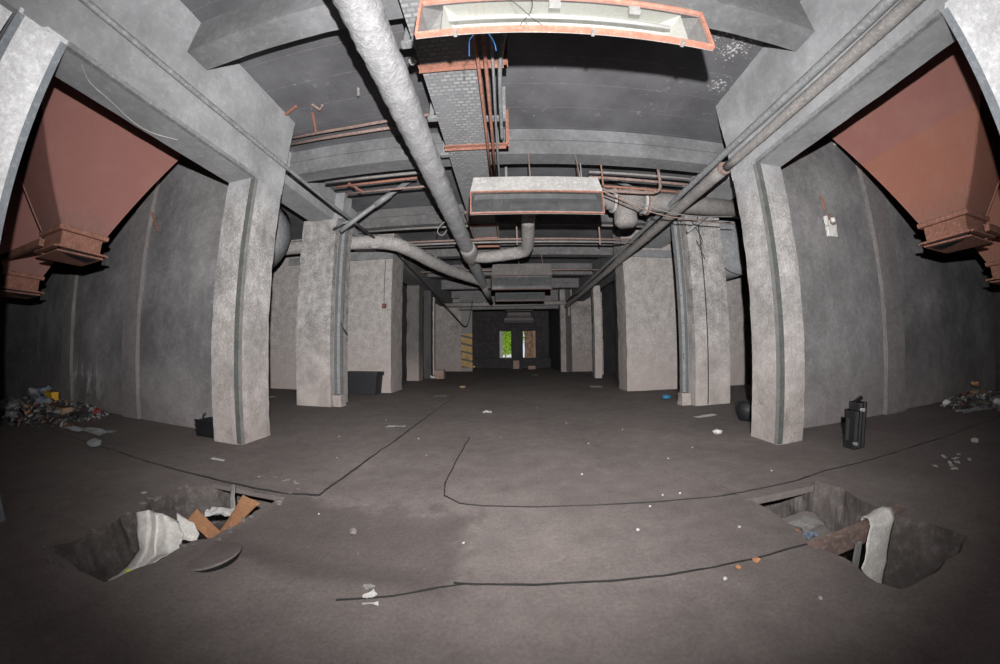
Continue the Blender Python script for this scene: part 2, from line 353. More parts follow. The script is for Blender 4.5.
# ------------------------------------------------------------------ mesh helpers
class MB:
    def __init__(s): s.v = []; s.f = []; s.m = []
    def add(s, vs, fs):
        o = len(s.v); s.v += [tuple(v) for v in vs]; s.f += [tuple(i+o for i in f) for f in fs]; return s
    def box(s, x0, x1, y0, y1, z0, z1):
        return s.add([(x0,y0,z0),(x1,y0,z0),(x1,y1,z0),(x0,y1,z0),(x0,y0,z1),(x1,y0,z1),(x1,y1,z1),(x0,y1,z1)],
                     [(0,3,2,1),(4,5,6,7),(0,1,5,4),(1,2,6,5),(2,3,7,6),(3,0,4,7)])
    def hexa(s, lo, hi):
        """solid from four lower and four upper corners, same order"""
        return s.add(list(lo)+list(hi), [(3,2,1,0),(4,5,6,7),(0,1,5,4),(1,2,6,5),(2,3,7,6),(3,0,4,7)])
    def bar(s, a, b, w, h=None):
        a, b = Vector(a), Vector(b); h = h or w
        d = (b-a).normalized(); up = Vector((0,0,1)) if abs(d.z) < .9 else Vector((0,1,0))
        u = d.cross(up).normalized()*w/2; w_ = u.cross(d).normalized()*h/2
        lo = [a-u-w_, a+u-w_, a+u+w_, a-u+w_]; hi = [p+(b-a) for p in lo]
        return s.hexa(lo, hi)
    def tube(s, pts, r, n=16, rough=0.0, seed=0, smooth=1, cap=True):
        pts = [Vector(p) for p in pts]
        for _ in range(smooth-1):
            q = [pts[0]]
            for a, b in zip(pts, pts[1:]): q += [a*.75+b*.25, a*.25+b*.75]
            pts = q+[pts[-1]]
        rs = r if isinstance(r, (list, tuple)) else [r]*len(pts)
        o = len(s.v); prev = None; k = len(pts)
        for i, p in enumerate(pts):
            d = (pts[min(i+1,k-1)]-pts[max(i-1,0)]).normalized()
            if prev is None:
                u = d.cross(Vector((0,0,1)) if abs(d.z) < .9 else Vector((0,1,0))).normalized()
            else:
                u = (prev-d*prev.dot(d)).normalized()
            prev = u; w = d.cross(u)
            for j in range(n):
                a = 2*math.pi*j/n
                rr = rs[i]
                q = p+(u*math.cos(a)+w*math.sin(a))*rr
                if rough: q = p+(q-p)*(1+rough*noise.noise(q*6+Vector((seed,0,0)))+rough*.7*noise.noise(q*17+Vector((0,seed,0))))
                s.v.append(tuple(q))
        for i in range(k-1):
            for j in range(n):
                a, b = o+i*n+j, o+i*n+(j+1)%n
                s.f.append((a, b, b+n, a+n))
        if cap:
            s.f.append(tuple(o+j for j in reversed(range(n)))); s.f.append(tuple(o+(k-1)*n+j for j in range(n)))
        return s
    def rbox(s, x0, x1, y0, y1, z0, z1, step=.15, amp=.012, low=0.0, seed=0):
        """box with worn, uneven faces and chipped edges"""
        def div(a, b): return max(1, int(round((b-a)/step)))
        nx, ny, nz = div(x0,x1), div(y0,y1), div(z0,z1)
        idx = {}; o = len(s.v)
        def vert(i, j, k):
            key = (i, j, k)
            if key in idx: return idx[key]
            p = Vector((x0+(x1-x0)*i/nx, y0+(y1-y0)*j/ny, z0+(z1-z0)*k/nz))
            c = Vector(((x0+x1)/2, (y0+y1)/2, p.z))
            e = (i in (0, nx)) + (j in (0, ny))
            d = noise.noise_vector(p*3.1+Vector((seed, seed*2, 0)))*amp + noise.noise_vector(p*9+Vector((seed, 0, 0)))*amp*.6
            if e == 2:
                chip = max(0, noise.noise(Vector((seed*3.3+x0, y0+i+j, p.z*2.3)))-.05)*amp*4
                if low: chip += max(0, low-p.z)*amp*1.6*abs(noise.noise(Vector((seed, i+j, p.z*6))))
                chip *= min(1, max(0, (z1-p.z)/.6))
                d += (c-p).normalized()*chip
            if k in (0, nz): d.z = 0
            idx[key] = len(s.v); s.v.append(tuple(p+d)); return idx[key]
        def quad(a, b, c, d): s.f.append((vert(*a), vert(*b), vert(*c), vert(*d)))
        for i in range(nx):
            for j in range(ny):
                quad((i,j,0),(i,j+1,0),(i+1,j+1,0),(i+1,j,0)); quad((i,j,nz),(i+1,j,nz),(i+1,j+1,nz),(i,j+1,nz))
            for k in range(nz):
                quad((i,0,k),(i+1,0,k),(i+1,0,k+1),(i,0,k+1)); quad((i,ny,k),(i,ny,k+1),(i+1,ny,k+1),(i+1,ny,k))
        for j in range(ny):
            for k in range(nz):
                quad((0,j,k),(0,j,k+1),(0,j+1,k+1),(0,j+1,k)); quad((nx,j,k),(nx,j+1,k),(nx,j+1,k+1),(nx,j,k+1))
        return s
    def lathe(s, c, prof, n=24, axis='z'):
        o = len(s.v); k = len(prof)
        for r, h in prof:
            for j in range(n):
                a = 2*math.pi*j/n; u, w = r*math.cos(a), r*math.sin(a)
                q = {'z': (u, w, h), 'y': (u, h, w), 'x': (h, u, w)}[axis]
                s.v.append((c[0]+q[0], c[1]+q[1], c[2]+q[2]))
        for i in range(k-1):
            for j in range(n):
                a, b = o+i*n+j, o+i*n+(j+1)%n
                s.f.append((a, b, b+n, a+n))
        s.f.append(tuple(o+j for j in reversed(range(n)))); s.f.append(tuple(o+(k-1)*n+j for j in range(n)))
        return s
    def build(s, name, mat, parent=None, smooth=False, bevel=0.0):
        off = Vector((0,0,0))
        p = parent
        while p is not None: off += p.location; p = p.parent
        me = bpy.data.meshes.new(name)
        me.from_pydata([tuple(Vector(v)-off) for v in s.v], [], s.f)
        bm = bmesh.new(); bm.from_mesh(me); bmesh.ops.recalc_face_normals(bm, faces=bm.faces); bm.to_mesh(me); bm.free()
        me.materials.append(mat)
        if smooth:
            for pl in me.polygons: pl.use_smooth = True
        o = bpy.data.objects.new(name, me); C.objects.link(o)
        if parent is not None: o.parent = parent
        if bevel:
            bv = o.modifiers.new('edge', 'BEVEL'); bv.width = bevel; bv.segments = 2; bv.limit_method = 'ANGLE'
        return o

def tag(o, label, cat=None, group=None, kind=None):
    o['label'] = label
    if cat: o['category'] = cat
    if group: o['group'] = group
    if kind: o['kind'] = kind
    return o
def thing(name, label, cat, loc=(0,0,0), group=None, kind=None):
    o = bpy.data.objects.new(name, None); C.objects.link(o); o.location = loc; o.empty_display_size = .1
    return tag(o, label, cat, group, kind)
def struct(name, mb, mat, label=None, cat=None, parent=None, smooth=False):
    o = mb.build(name, mat, parent, smooth)
    o['kind'] = 'structure'
    if label: o['label'] = label
    if cat: o['category'] = cat
    return o


# ------------------------------------------------------------------ floor with two pits
PIT_L = [(-3.64,1.22),(-3.56,1.37),(-3.6,1.55),(-3.55,1.73),(-3.66,1.92),(-3.63,2.09),(-3.75,2.4),(-3.78,2.82),(-3.57,3.07),(-3.5,3.5),(-2.5,3.5),
         (-2.47,3.05),(-2.52,2.68),(-2.49,2.4),(-2.51,2.12),(-2.62,1.99),(-2.65,1.79),(-2.63,1.6),(-2.68,1.45),(-2.73,1.21),(-3.05,1.17),(-3.41,1.18)]
PIT_R = [(2.48,2.99),(2.5,3.45),(3.34,3.45),(3.36,3.03),(3.54,3.08),(3.63,2.71),(3.55,2.4),(3.5,2.1),(3.58,1.9),(3.66,1.73),(3.68,1.38),(3.37,1.27),(3.15,1.29),(2.96,1.24),
         (2.7,1.23),(2.5,1.25),(2.42,1.4),(2.47,1.66),(2.4,2.0),(2.45,2.3),(2.5,2.56)]
def ragged(poly, amp, seed):
    out = []
    for i, (a, b) in enumerate(zip(poly, poly[1:]+poly[:1])):
        a, b = Vector(a), Vector(b); n = max(1, int((b-a).length/.07))
        for k in range(n):
            p = a.lerp(b, k/n); nn = noise.noise_vector(Vector((p.x*7+seed, p.y*7, 0)))
            out.append((p.x+nn.x*amp, p.y+nn.y*amp))
    return out
PIT_L = ragged(PIT_L, .035, 1); PIT_R = ragged(PIT_R, .02, 5)
def inside(p, poly):
    c = False; n = len(poly)
    for i in range(n):
        (x1, y1), (x2, y2) = poly[i], poly[i-1]
        if (y1 > p[1]) != (y2 > p[1]) and p[0] < (x2-x1)*(p[1]-y1)/(y2-y1)+x1: c = not c
    return c
def floor_z(x, y):
    z = .016*noise.noise(Vector((x*.9, y*.9, 2)))+.008*noise.noise(Vector((x*3, y*3, 5)))
    for cx, cy, r, h in ((-2.15,1.7,.6,.05), (1.0,1.0,1.2,.03), (-.9,1.55,.7,.03)):
        d = math.hypot(x-cx, y-cy)/r
        if d < 1: z += h*(1-d*d)**2
    if -2.3 < x < -.4 and 1.9 < y < 3.3:
        z -= .03*min(1, (x+2.3)*4, (-.4-x)*4, (y-1.9)*4, (3.3-y)*4)
    if y > 6: z *= .4
    return min(z, .022)
def make_floor():
    pts, edges = [], []
    for poly in (PIT_L, PIT_R):
        o = len(pts); pts += [Vector(p) for p in poly]; n = len(poly)
        edges += [(o+i, o+(i+1) % n) for i in range(n)]
    def near(p, d=.035):
        return any((Vector(q)-p).length < d for q in PIT_L+PIT_R)
    xs = sorted(set([-15+i*.5 for i in range(61)]+[-5+i*.11 for i in range(92)]))
    ys = sorted(set([-6+i*.5 for i in range(81)]+[.3+i*.11 for i in range(50)]))
    for x in xs:
        for y in ys:
            p = Vector((x, y))
            if -5 < x < 5 and .2 < y < 4:
                p += Vector((rnd.uniform(-.02, .02), rnd.uniform(-.02, .02)))
                if near(p): continue
            pts.append(p)
    vs, es, fs, _, _, _ = delaunay_2d_cdt(pts, edges, [], 0, 1e-5)
    mb = MB(); keep = []
    for f in fs:
        c = sum((vs[i] for i in f), Vector((0,0)))/len(f)
        if inside(c, PIT_L) or inside(c, PIT_R): continue
        keep.append(tuple(f))
    mb.v = [(v.x, v.y, floor_z(v.x, v.y)) for v in vs]; mb.f = keep
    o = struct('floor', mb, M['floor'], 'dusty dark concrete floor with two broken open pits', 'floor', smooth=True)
    for p in o.data.polygons:
        if p.normal.z < 0: p.flip()
    # pit walls and bottoms, part of the floor
    for poly, dep, seed, mat in ((PIT_L, .5, 3, 'pit_pale'), (PIT_R, .95, 8, 'pit_pale')):
        w = MB(); n = len(poly); lv = 5
        cx = sum(p[0] for p in poly)/n; cy = sum(p[1] for p in poly)/n
        for k in range(lv+1):
            for (x, y) in poly:
                t = k/lv; z = -dep*t
                jx = noise.noise(Vector((x*5, y*5, z*6+seed)))*.05*(t > 0)
                sc = 1.0-(.06 if seed == 3 else .16)*t
                w.v.append((cx+(x-cx)*sc+jx, cy+(y-cy)*sc+jx*.6, floor_z(x, y) if k == 0 else z))
        for k in range(lv):
            for i in range(n):
                a, b = k*n+i, k*n+(i+1) % n
                w.f.append((a, b, b+n, a+n))
        w.f.append(tuple(lv*n+i for i in range(n)))
        q = w.build('pit_wall', M[mat], o)
make_floor()

# floor joints: rusty edge angles and cracks let into the slab
def joint(name, path, w, mat, label, seed):
    mb = MB(); P = []
    for a, b in zip(path, path[1:]):
        a, b = Vector(a), Vector(b); n = max(1, int((b-a).length/.12))
        P += [a.lerp(b, k/n) for k in range(n)]
    P.append(Vector(path[-1]))
    k = len(P)
    for i, p in enumerate(P):
        d = (P[min(i+1,k-1)]-P[max(i-1,0)]).normalized(); nrm = Vector((-d.y, d.x))
        jit = noise.noise(Vector((p.x*3+seed, p.y*3, 0)))*.02
        ww = w*(1+.6*noise.noise(Vector((p.x*5, p.y*5, seed))))
        for sgn, hz in ((-1, -.004), (-1, .007), (1, .007), (1, -.004)):
            q = p+nrm*(jit+sgn*ww/2)
            zb = max(floor_z(q.x, q.y), .008) if 2.9 < q.y < 3.6 and (-3.8 < q.x < -2.2 or 2.3 < q.x < 3.6) else floor_z(q.x, q.y)
            mb.v.append((q.x, q.y, zb+hz))
    for i in range(k-1):
        for j in range(3):
            a = i*4+j; mb.f.append((a, a+1, a+5, a+4))
    return struct(name, mb, M[mat], label, 'floor joint')
joint('trim_1', [(-14,3.42),(-6,3.3),(-3.4,3.2),(-2.5,3.18),(-2.13,3.27)], .03, 'wire', 'dark rusty floor joint running left past the pit with the cloth and cardboard', 1)
joint('trim_2', [(-2.13,3.27),(-2.12,4.2),(-2.08,6.0),(-2.05,9.0),(-2.0,13.2)], .028, 'wire', 'dark straight floor joint running away down the aisle', 2)
joint('trim_3', [(-.78,6.2),(-.8,5.0),(-.81,3.9),(-.74,3.55),(-.55,3.38),(-.3,3.32),(.6,3.3),(1.8,3.22),(2.5,3.16),(3.4,3.2),(3.9,3.28),(6,3.3),(9,3.33),(14,3.36)], .016, 'wire', 'dark cracked floor joint with a rounded corner running to the right', 3)
joint('trim_4', [(-.4,2.07),(.3,2.06),(1.2,2.04),(2.42,2.03)], .016, 'wire', 'thin cracked floor joint leading to the rusty rail over the pit', 4)
joint('trim_5', [(-1.1,1.72),(-.75,1.84),(-.5,2.02),(-.3,2.07)], .012, 'wire', 'short curved crack in the floor beside the torn paper scraps', 5)

# ------------------------------------------------------------------ ceiling, walls
struct('ceiling', MB().box(-15, 15, -6, 33.4, ZC, ZC+.3), M['ceiling'], 'sooty black concrete panel ceiling', 'ceiling')
struct('wall_behind', MB().box(-15, 15, -6.3, -6, -.1, ZC), M['dark_wall'])
struct('wall_left', MB().box(-15.2, -14.9, -6, 12.6, -.1, ZC), M['dark_wall'])
struct('wall_right', MB().box(14.9, 15.2, -6, 12.6, -.1, ZC), M['dark_wall'])

def bay_wall(name, x0, x1, label, seed):
    mb = MB().rbox(x0, x1, 5.27, 5.45, -.05, ZC, .35, .012, seed=seed)
    return struct(name, mb, M['bay_wall'], label, 'wall')
wl = bay_wall('wall_left_bay', -14.9, -5.2, 'sooty plaster wall behind the left-hand hoppers', 1)
wr = bay_wall('wall_right_bay', 4.86, 14.9, 'sooty plaster wall behind the right-hand hoppers', 2)
struct('pilaster', MB().rbox(-9.05, -8.4, 5.17, 5.3, -.05, ZC, .3, .012, seed=4), M['pilaster'], 'shallow pilaster on the wall behind the left-hand hoppers', 'pilaster')
struct('pilaster', MB().rbox(8.2, 8.95, 5.17, 5.3, -.05, ZC, .3, .012, seed=5), M['pilaster'], 'shallow pilaster on the wall behind the right-hand hoppers', 'pilaster')
struct('pilaster', MB().rbox(-12.6, -12.0, 5.17, 5.3, -.05, ZC, .3, .012, seed=6), M['pilaster'], 'pilaster in the dark corner above the heap of trash', 'pilaster')

# ------------------------------------------------------------------ near frames: columns and side beams
def column(x0, x1, y0, y1, z1, mat, label, seed, guards=(), gmat='guard', amp=.007, low=1.2):
    o = struct('column', MB().rbox(x0, x1, y0, y1, -.03, z1, .11, amp, low, seed), M[mat], label, 'column')
    for gx, gy, sx, sy in guards:      # steel corner angle
        MB().box(min(gx, gx-sx*.1), max(gx, gx-sx*.1), min(gy-sy*.012, gy+sy*.008), max(gy-sy*.012, gy+sy*.008), .01, z1-.06).build('corner_guard', M[gmat], o)
        MB().box(min(gx-sx*.012, gx+sx*.008), max(gx-sx*.012, gx+sx*.008), min(gy, gy-sy*.075), max(gy, gy-sy*.075), .01, z1-.06).build('corner_guard', M['guard_grey' if gmat == 'guard' else gmat], o)
    return o
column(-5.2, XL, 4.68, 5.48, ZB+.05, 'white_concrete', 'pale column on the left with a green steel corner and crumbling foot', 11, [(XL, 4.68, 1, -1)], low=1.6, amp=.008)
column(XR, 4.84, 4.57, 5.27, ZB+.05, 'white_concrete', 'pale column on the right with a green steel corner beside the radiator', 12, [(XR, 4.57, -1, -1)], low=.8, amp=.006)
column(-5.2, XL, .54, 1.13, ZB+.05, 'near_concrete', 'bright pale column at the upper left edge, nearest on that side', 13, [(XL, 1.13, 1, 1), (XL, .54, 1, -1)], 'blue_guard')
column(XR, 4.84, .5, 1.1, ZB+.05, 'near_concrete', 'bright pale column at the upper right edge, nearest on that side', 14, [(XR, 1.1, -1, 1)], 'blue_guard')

def side_beam(x0, x1, y1, label, seed, ledge):
    b = struct('beam', MB().rbox(x0, x1, -4.5, y1, ZB, ZC, .16, .01, 0, seed), M['beam'], label, 'beam')
    return b
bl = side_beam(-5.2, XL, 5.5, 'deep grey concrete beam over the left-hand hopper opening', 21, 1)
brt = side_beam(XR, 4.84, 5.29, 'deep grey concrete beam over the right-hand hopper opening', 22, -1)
struct('trim_9', MB().box(XL-.05, XL+.014, 1.15, 4.66, ZB-.012, ZB+.05), M['steel'], 'steel edge strip under the left beam', 'edge strip')
struct('trim_10', MB().box(XR-.014, XR+.05, 1.12, 4.55, ZB-.012, ZB+.05), M['steel'], 'steel edge strip under the right beam', 'edge strip')
# faces of the openings further toward the viewer
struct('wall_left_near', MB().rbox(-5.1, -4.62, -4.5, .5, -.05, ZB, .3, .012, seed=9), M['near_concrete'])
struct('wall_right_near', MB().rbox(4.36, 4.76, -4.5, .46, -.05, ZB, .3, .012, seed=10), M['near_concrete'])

# cross beams
ys = [2.61+3.955*i for i in range(7)]
names = ['nearest to the camera', 'behind the nearest big lamp', 'above the lagged elbow', 'fourth from the camera', 'fifth from the camera', 'sixth from the camera', 'last before the end wall']
for i, y in enumerate(ys):
    xw = (XL-.05, XR+.05) if i == 0 else (-6.2, 6.2)
    mb = MB().rbox(xw[0], xw[1], y, y+.43, ZX, ZC+.02, .22, .008, 0, 30+i)
    if i: mb.box(xw[0], xw[1], y-.035, y+.1, ZX+.34, ZC+.01)
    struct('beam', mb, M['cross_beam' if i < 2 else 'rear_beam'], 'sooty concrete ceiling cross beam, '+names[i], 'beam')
# first one behind the camera closes the bay
struct('beam', MB().box(XL-.05, XR+.05, -1.4, -.95, ZX, ZC), M['cross_beam'])

# side beams of the wider hall beyond
struct('beam', MB().rbox(-6.1, -5.3, 5.5, 12.6, 5.58, ZC, .2, .01, 0, 41), M['beam'], 'grey concrete beam between the left columns, behind the thin pipe', 'beam')
struct('beam', MB().rbox(5.3, 6.1, 5.3, 12.6, 5.58, ZC, .2, .01, 0, 42), M['beam'], 'grey concrete beam between the right columns, behind the thick pipe', 'beam')

column(-6.35, -5.17, 8.95, 10.05, 5.62, 'mid_white', 'second pale column on the left, beside the dark bin', 15, amp=.009, low=1.0)
column(5.05, 6.2, 8.62, 9.55, 5.62, 'mid_white', 'second pale column on the right with a dark rusty groove', 16, amp=.009, low=.8)
struct('column', MB().rbox(-5.45, -5.0, 8.98, 9.5, 5.6, ZC, .2, .01, 0, 77), M['beam'], 'grey upper stub on top of the second left column', 'column')
# steel channels up the columns
def channel(x0, x1, y0, y1, z1, label, foot):
    t = thing('steel_channel', label, 'steel post', ((x0+x1)/2, (y0+y1)/2, 0))
    mb = MB(); mb.box(x0, x1, y1-.02, y1, 0, z1); mb.box(x0, x0+.02, y0, y1, 0, z1); mb.box(x1-.02, x1, y0, y1, 0, z1)
    pf = mb.build('profile', M['steel'], t)
    MB().rbox(x0-(.0 if x0<0 else .05), x1+(.07 if x0<0 else .0), y0-.08, y1+.03, 0, .34, .08, .03, .4, 5).build('concrete_foot', M['mid_concrete'], t)
    for z in (.9, 1.3, 1.36, 1.42, 2.3, 3.1): MB().lathe(((x0+x1)/2+.03, y1-.022, z), [(.018, -.004), (.018, .004)], 8, 'y').build('bolt_hole', M['black'], pf)
channel(-5.14, -4.93, 9.1, 9.3, 5.5, 'grey steel channel standing against the second left column', 0)
channel(4.8, 5.01, 8.9, 9.1, 5.5, 'grey steel channel standing against the second right column', 0)
# groove in the right-hand second column
MB().box(5.44, 5.46, 8.595, 8.63, .02, 5.4).build('rusty_groove', M['wire'], [o for o in C.objects if o.get('label','').startswith('second pale column on the right')][0])

# third pair: cross walls ending in piers at the aisle
struct('wall_left_third', MB().rbox(-14.9, -4.62, 12.6, 13.95, -.03, ZC, .25, .016, 0, 51), M['mid_concrete'], 'brownish concrete cross wall behind the dark bin', 'wall')
struct('wall_right_third', MB().rbox(4.42, 14.9, 12.55, 13.6, -.03, ZC, .25, .016, 0, 52), M['mid_concrete'], 'brownish concrete cross wall on the right, past the second column', 'wall')
# plinth line / top band on these walls
struct('trim_7', MB().box(-9.5, -4.6, 12.54, 12.6, 5.28, 5.6), M['cross_beam'])
struct('trim_8', MB().box(4.4, 9.5, 12.49, 12.55, 5.2, 5.5), M['cross_beam'])

# left flank further on: recess, brick pier, wall to the portal
struct('wall_left_recess', MB().box(-7.2, -6.9, 13.9, 27, -.03, ZC), M['dark_wall'])
struct('beam', MB().rbox(-5.6, -4.65, 13.9, 27, 5.25, ZC, .3, .012, 0, 53), M['rear_beam'], 'dim concrete beam along the left flank, above the recesses', 'beam')
struct('column', MB().rbox(-5.7, -5.0, 18.0, 18.9, -.03, 5.3, .15, .02, 0, 54), M['dim_pier'], 'brick and plaster pier standing in the left recess', 'column')
struct('column', MB().rbox(-5.15, -4.7, 19.6, 20.1, -.03, 5.3, .2, .012, 0, 55), M['dark_wall'], 'dark slim column on the left beyond the recess', 'column')
struct('column', MB().rbox(-5.6, -5.1, 22.2, 22.6, -.03, 5.3, .2, .012, 0, 56), M['mid_concrete'], 'slim pale column on the left just before the end wall', 'column')
struct('wall_right_recess', MB().box(6.6, 6.9, 13.6, 27, -.03, ZC), M['dark_wall'])
struct('beam', MB().rbox(4.65, 5.5, 13.6, 25.1, 5.25, ZC, .3, .012, 0, 57), M['rear_beam'], 'dim concrete beam along the right flank', 'beam')
struct('column', MB().rbox(4.75, 5.15, 18.8, 19.3, -.03, 5.3, .2, .012, 0, 58), M['mid_concrete'], 'slim pale column in the right flank beyond the cross wall', 'column')
struct('column', MB().rbox(5.4, 5.9, 21.2, 21.8, -.03, 5.3, .2, .012, 0, 59), M['far_concrete'], 'dim column at the back of the right recess', 'column')
struct('column', MB().rbox(5.25, 6.4, 15.9, 16.5, -.03, 5.3, .2, .012, 0, 60), M['dark_wall'], 'dark column in the right recess just past the cross wall', 'column')

# end portal
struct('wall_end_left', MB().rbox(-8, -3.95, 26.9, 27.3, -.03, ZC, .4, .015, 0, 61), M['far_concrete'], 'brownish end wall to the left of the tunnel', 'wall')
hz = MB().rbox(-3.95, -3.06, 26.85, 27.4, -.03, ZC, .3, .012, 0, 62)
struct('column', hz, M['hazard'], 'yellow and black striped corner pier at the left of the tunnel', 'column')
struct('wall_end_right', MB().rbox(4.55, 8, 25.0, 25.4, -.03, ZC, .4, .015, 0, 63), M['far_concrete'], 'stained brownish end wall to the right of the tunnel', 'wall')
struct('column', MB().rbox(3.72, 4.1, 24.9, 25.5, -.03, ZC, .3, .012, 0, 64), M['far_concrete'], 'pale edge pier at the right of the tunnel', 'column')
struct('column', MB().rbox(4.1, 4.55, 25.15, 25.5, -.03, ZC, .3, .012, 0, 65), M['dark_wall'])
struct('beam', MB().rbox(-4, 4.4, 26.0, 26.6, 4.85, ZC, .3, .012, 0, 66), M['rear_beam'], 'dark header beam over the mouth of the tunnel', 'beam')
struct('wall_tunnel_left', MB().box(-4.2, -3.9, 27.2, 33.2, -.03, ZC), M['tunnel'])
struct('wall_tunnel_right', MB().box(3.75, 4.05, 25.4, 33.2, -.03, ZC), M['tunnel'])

# ------------------------------------------------------------------ far end: raised landing, doorway, outside
struct('landing', MB().box(-4, 4, 31.6, 33.4, -.03, .93), M['tunnel'], 'raised dark landing under the far doorway', 'landing')
end = MB()
YE = 33.0
end.box(-4, -1.06, YE, YE+.3, .9, ZC); end.box(-1.06, 2.3, YE, YE+.3, 3.55, ZC); end.box(.05, 1.2, YE, YE+.3, .9, 3.56); end.box(2.3, 4, YE, YE+.3, .9, ZC)
struct('wall_end', end, M['tunnel'], 'dark wall around the bright far doorway', 'wall')
t = struct('door_1', MB().box(-1.07, -.8, YE-.06, YE+.36, .93, 3.55), M['pale_steel'], 'pale grey jamb of the far doorway', 'door')
struct('door_2', MB().box(2.2, 2.42, YE-.06, YE+.36, .93, 3.55), M['wood'], 'lit wooden jamb at the right of the far doorway', 'door')
struct('column', MB().rbox(.1, 1.1, 30.4, 30.9, -.03, 3.7, .3, .02, 0, 70), M['tunnel'], 'dark post standing before the far doorway', 'column')
tag(MB().rbox(.2, .75, 29.9, 30.35, 0, .75, .12, .03, 0, 71).build('brick_stub', M['brick']), 'low reddish brick stub at the foot of the dark far post', 'brick stub')
tag(MB().rbox(1.5, 2.1, 29.0, 29.4, 0, .3, .1, .04, 0, 72).build('brick_stub', M['brick']), 'flat reddish brick lump on the floor before the far doorway', 'brick lump')
# daylight yard
struct('ground_outside', MB().box(-12, 14, YE+.3, 60, .6, .9), M['outside_ground'], 'pale sunlit ground outside the far doorway', 'ground')
struct('wall_yard', MB().rbox(1.4, 2.7, 34.2, 34.6, .85, 4.5, .3, .02, 0, 73), M['outside_brick'], 'brown sunlit wall seen through the far doorway', 'wall')
def tree(x, y, h, n, seed, label):
    r = random.Random(seed)
    t = thing('tree', label, 'tree', (x, y, .9))
    MB().tube([(x,y,.85),(x+.1,y,.9+h*.4),(x-.05,y+.1,.9+h*.8)], [.05,.04,.02], 8).build('trunk', M['bark'], t)
    mb = MB()
    for i in range(n):
        while True:
            p = Vector((r.uniform(-1,1), r.uniform(-1,1), r.uniform(-1,1)))
            if p.length < 1: break
        c = Vector((x, y, 1.1+h*.5))+Vector((p.x*h*.5, p.y*h*.4, p.z*h*.5))
        u = Vector((r.uniform(-1,1), r.uniform(-1,1), r.uniform(-1,1))).normalized(); w = u.orthogonal().normalized()
        s = r.uniform(.09, .2)
        mb.add([c-u*s, c+w*s*.5+Vector((0,0,.01)), c+u*s, c-w*s*.5], [(0,1,2),(0,2,3)])
    mb.build('foliage', M['leaf'], t)
tree(-.6, 37.5, 4.4, 5200, 3, 'bright green leafy tree outside the far doorway')

# ------------------------------------------------------------------ hoppers
def hopper(side, X, mat, label, back=False):
    s = side
    y0, y1, zf = 2.70, 3.50, 3.08 if back else 3.53                     # neck
    t = thing('hopper', label, 'hopper', (s*(X+.42), 3.1, zf), 'steel hoppers in the side bays')
    xi, xo = X, X+.84
    zt = 6.4; dz = zt-zf
    g = .57; ki, ko = .14, .34
    lo = [(s*xi,y0,zf),(s*xo,y0,zf),(s*xo,y1,zf),(s*xi,y1,zf)]
    hi = [(s*(xi-ki*dz),y0-g*dz,zt),(s*(xo+ko*dz),y0-g*dz,zt),(s*(xo+ko*dz),y1+g*dz*.93,zt),(s*(xi-ki*dz),y1+g*dz*.93,zt)]
    bod = MB().hexa(lo, hi).build('body', M[mat], t)
    # stiffening welds along the corners
    for a, b in zip(lo, hi): MB().bar(a, b, .03).build('corner_weld', M[mat], bod)
    # lip plate around the foot of the funnel
    MB().hexa([(s*(xi-.06),y0-.06,zf-.05),(s*(xo+.06),y0-.06,zf-.05),(s*(xo+.06),y1+.06,zf-.05),(s*(xi-.06),y1+.06,zf-.05)],
              [(s*(xi-.07),y0-.07,zf+.03),(s*(xo+.07),y0-.07,zf+.03),(s*(xo+.07),y1+.07,zf+.03),(s*(xi-.07),y1+.07,zf+.03)]).build('upper_flange', M['rust'], t, bevel=.015)
    MB().hexa([(s*(xi+.03),y0+.03,zf-.32),(s*(xo-.03),y0+.03,zf-.32),(s*(xo-.03),y1-.03,zf-.32),(s*(xi+.03),y1-.03,zf-.32)],
              [(s*(xi+.02),y0+.02,zf-.04),(s*(xo-.02),y0+.02,zf-.04),(s*(xo-.02),y1-.02,zf-.04),(s*(xi+.02),y1-.02,zf-.04)]).build('neck', M['rust'], t)
    fl = MB()
    for a, b in (((xi-.05,y0-.05),(xi-.05,y1+.05)), ((xo+.05,y0-.05),(xo+.05,y1+.05)), ((xi-.05,y0-.05),(xo+.05,y0-.05)), ((xi-.05,y1+.05),(xo+.05,y1+.05))):
        fl.bar((s*a[0],a[1],zf-.325), (s*b[0],b[1],zf-.325), .1, .03)
    fl.build('lower_flange', M['rust'], t)
    # bent slide gate hanging slightly open under the flange
    MB().hexa([(s*(xi-.02),y0-.03,zf-.40),(s*(xo+.0),y0-.03,zf-.42),(s*(xo+.0),y1+.02,zf-.41),(s*(xi-.02),y1+.02,zf-.385)],
              [(s*(xi-.02),y0-.03,zf-.375),(s*(xo+.0),y0-.03,zf-.395),(s*(xo+.0),y1+.02,zf-.385),(s*(xi-.02),y1+.02,zf-.36)]).build('slide_gate', M['rust'], t)
    rim = MB(); rim.box(min(s*(xi+.06),s*(xo-.06)), max(s*(xi+.06),s*(xo-.06)), y0+.06, y1-.06, zf-.4, zf-.31)
    rim.build('dark_slit', M['black'], t)  # black block stands in for the shade in the open slit
    if not back:
        st = MB()
        st.bar((s*(xi+.5), y0-.12, zf-.22), (s*(xo+2.2), y0-.12, zf-.22), .09, .12)
        st.build('support_bar', M['rust'], t)
    return t
hopper(-1, 7.1, 'hopper_left', 'brown-red steel hopper on the left, the one closest to the aisle')
hopper(1, 7.1, 'hopper_right', 'orange-red steel hopper on the right, the one closest to the aisle')
hopper(-1, 10.0, 'hopper_left', 'rusty hopper deep in the left bay, half hidden behind the front one', True)
hopper(1, 10.0, 'hopper_right', 'rusty hopper deep in the right bay, half hidden behind the front one', True)
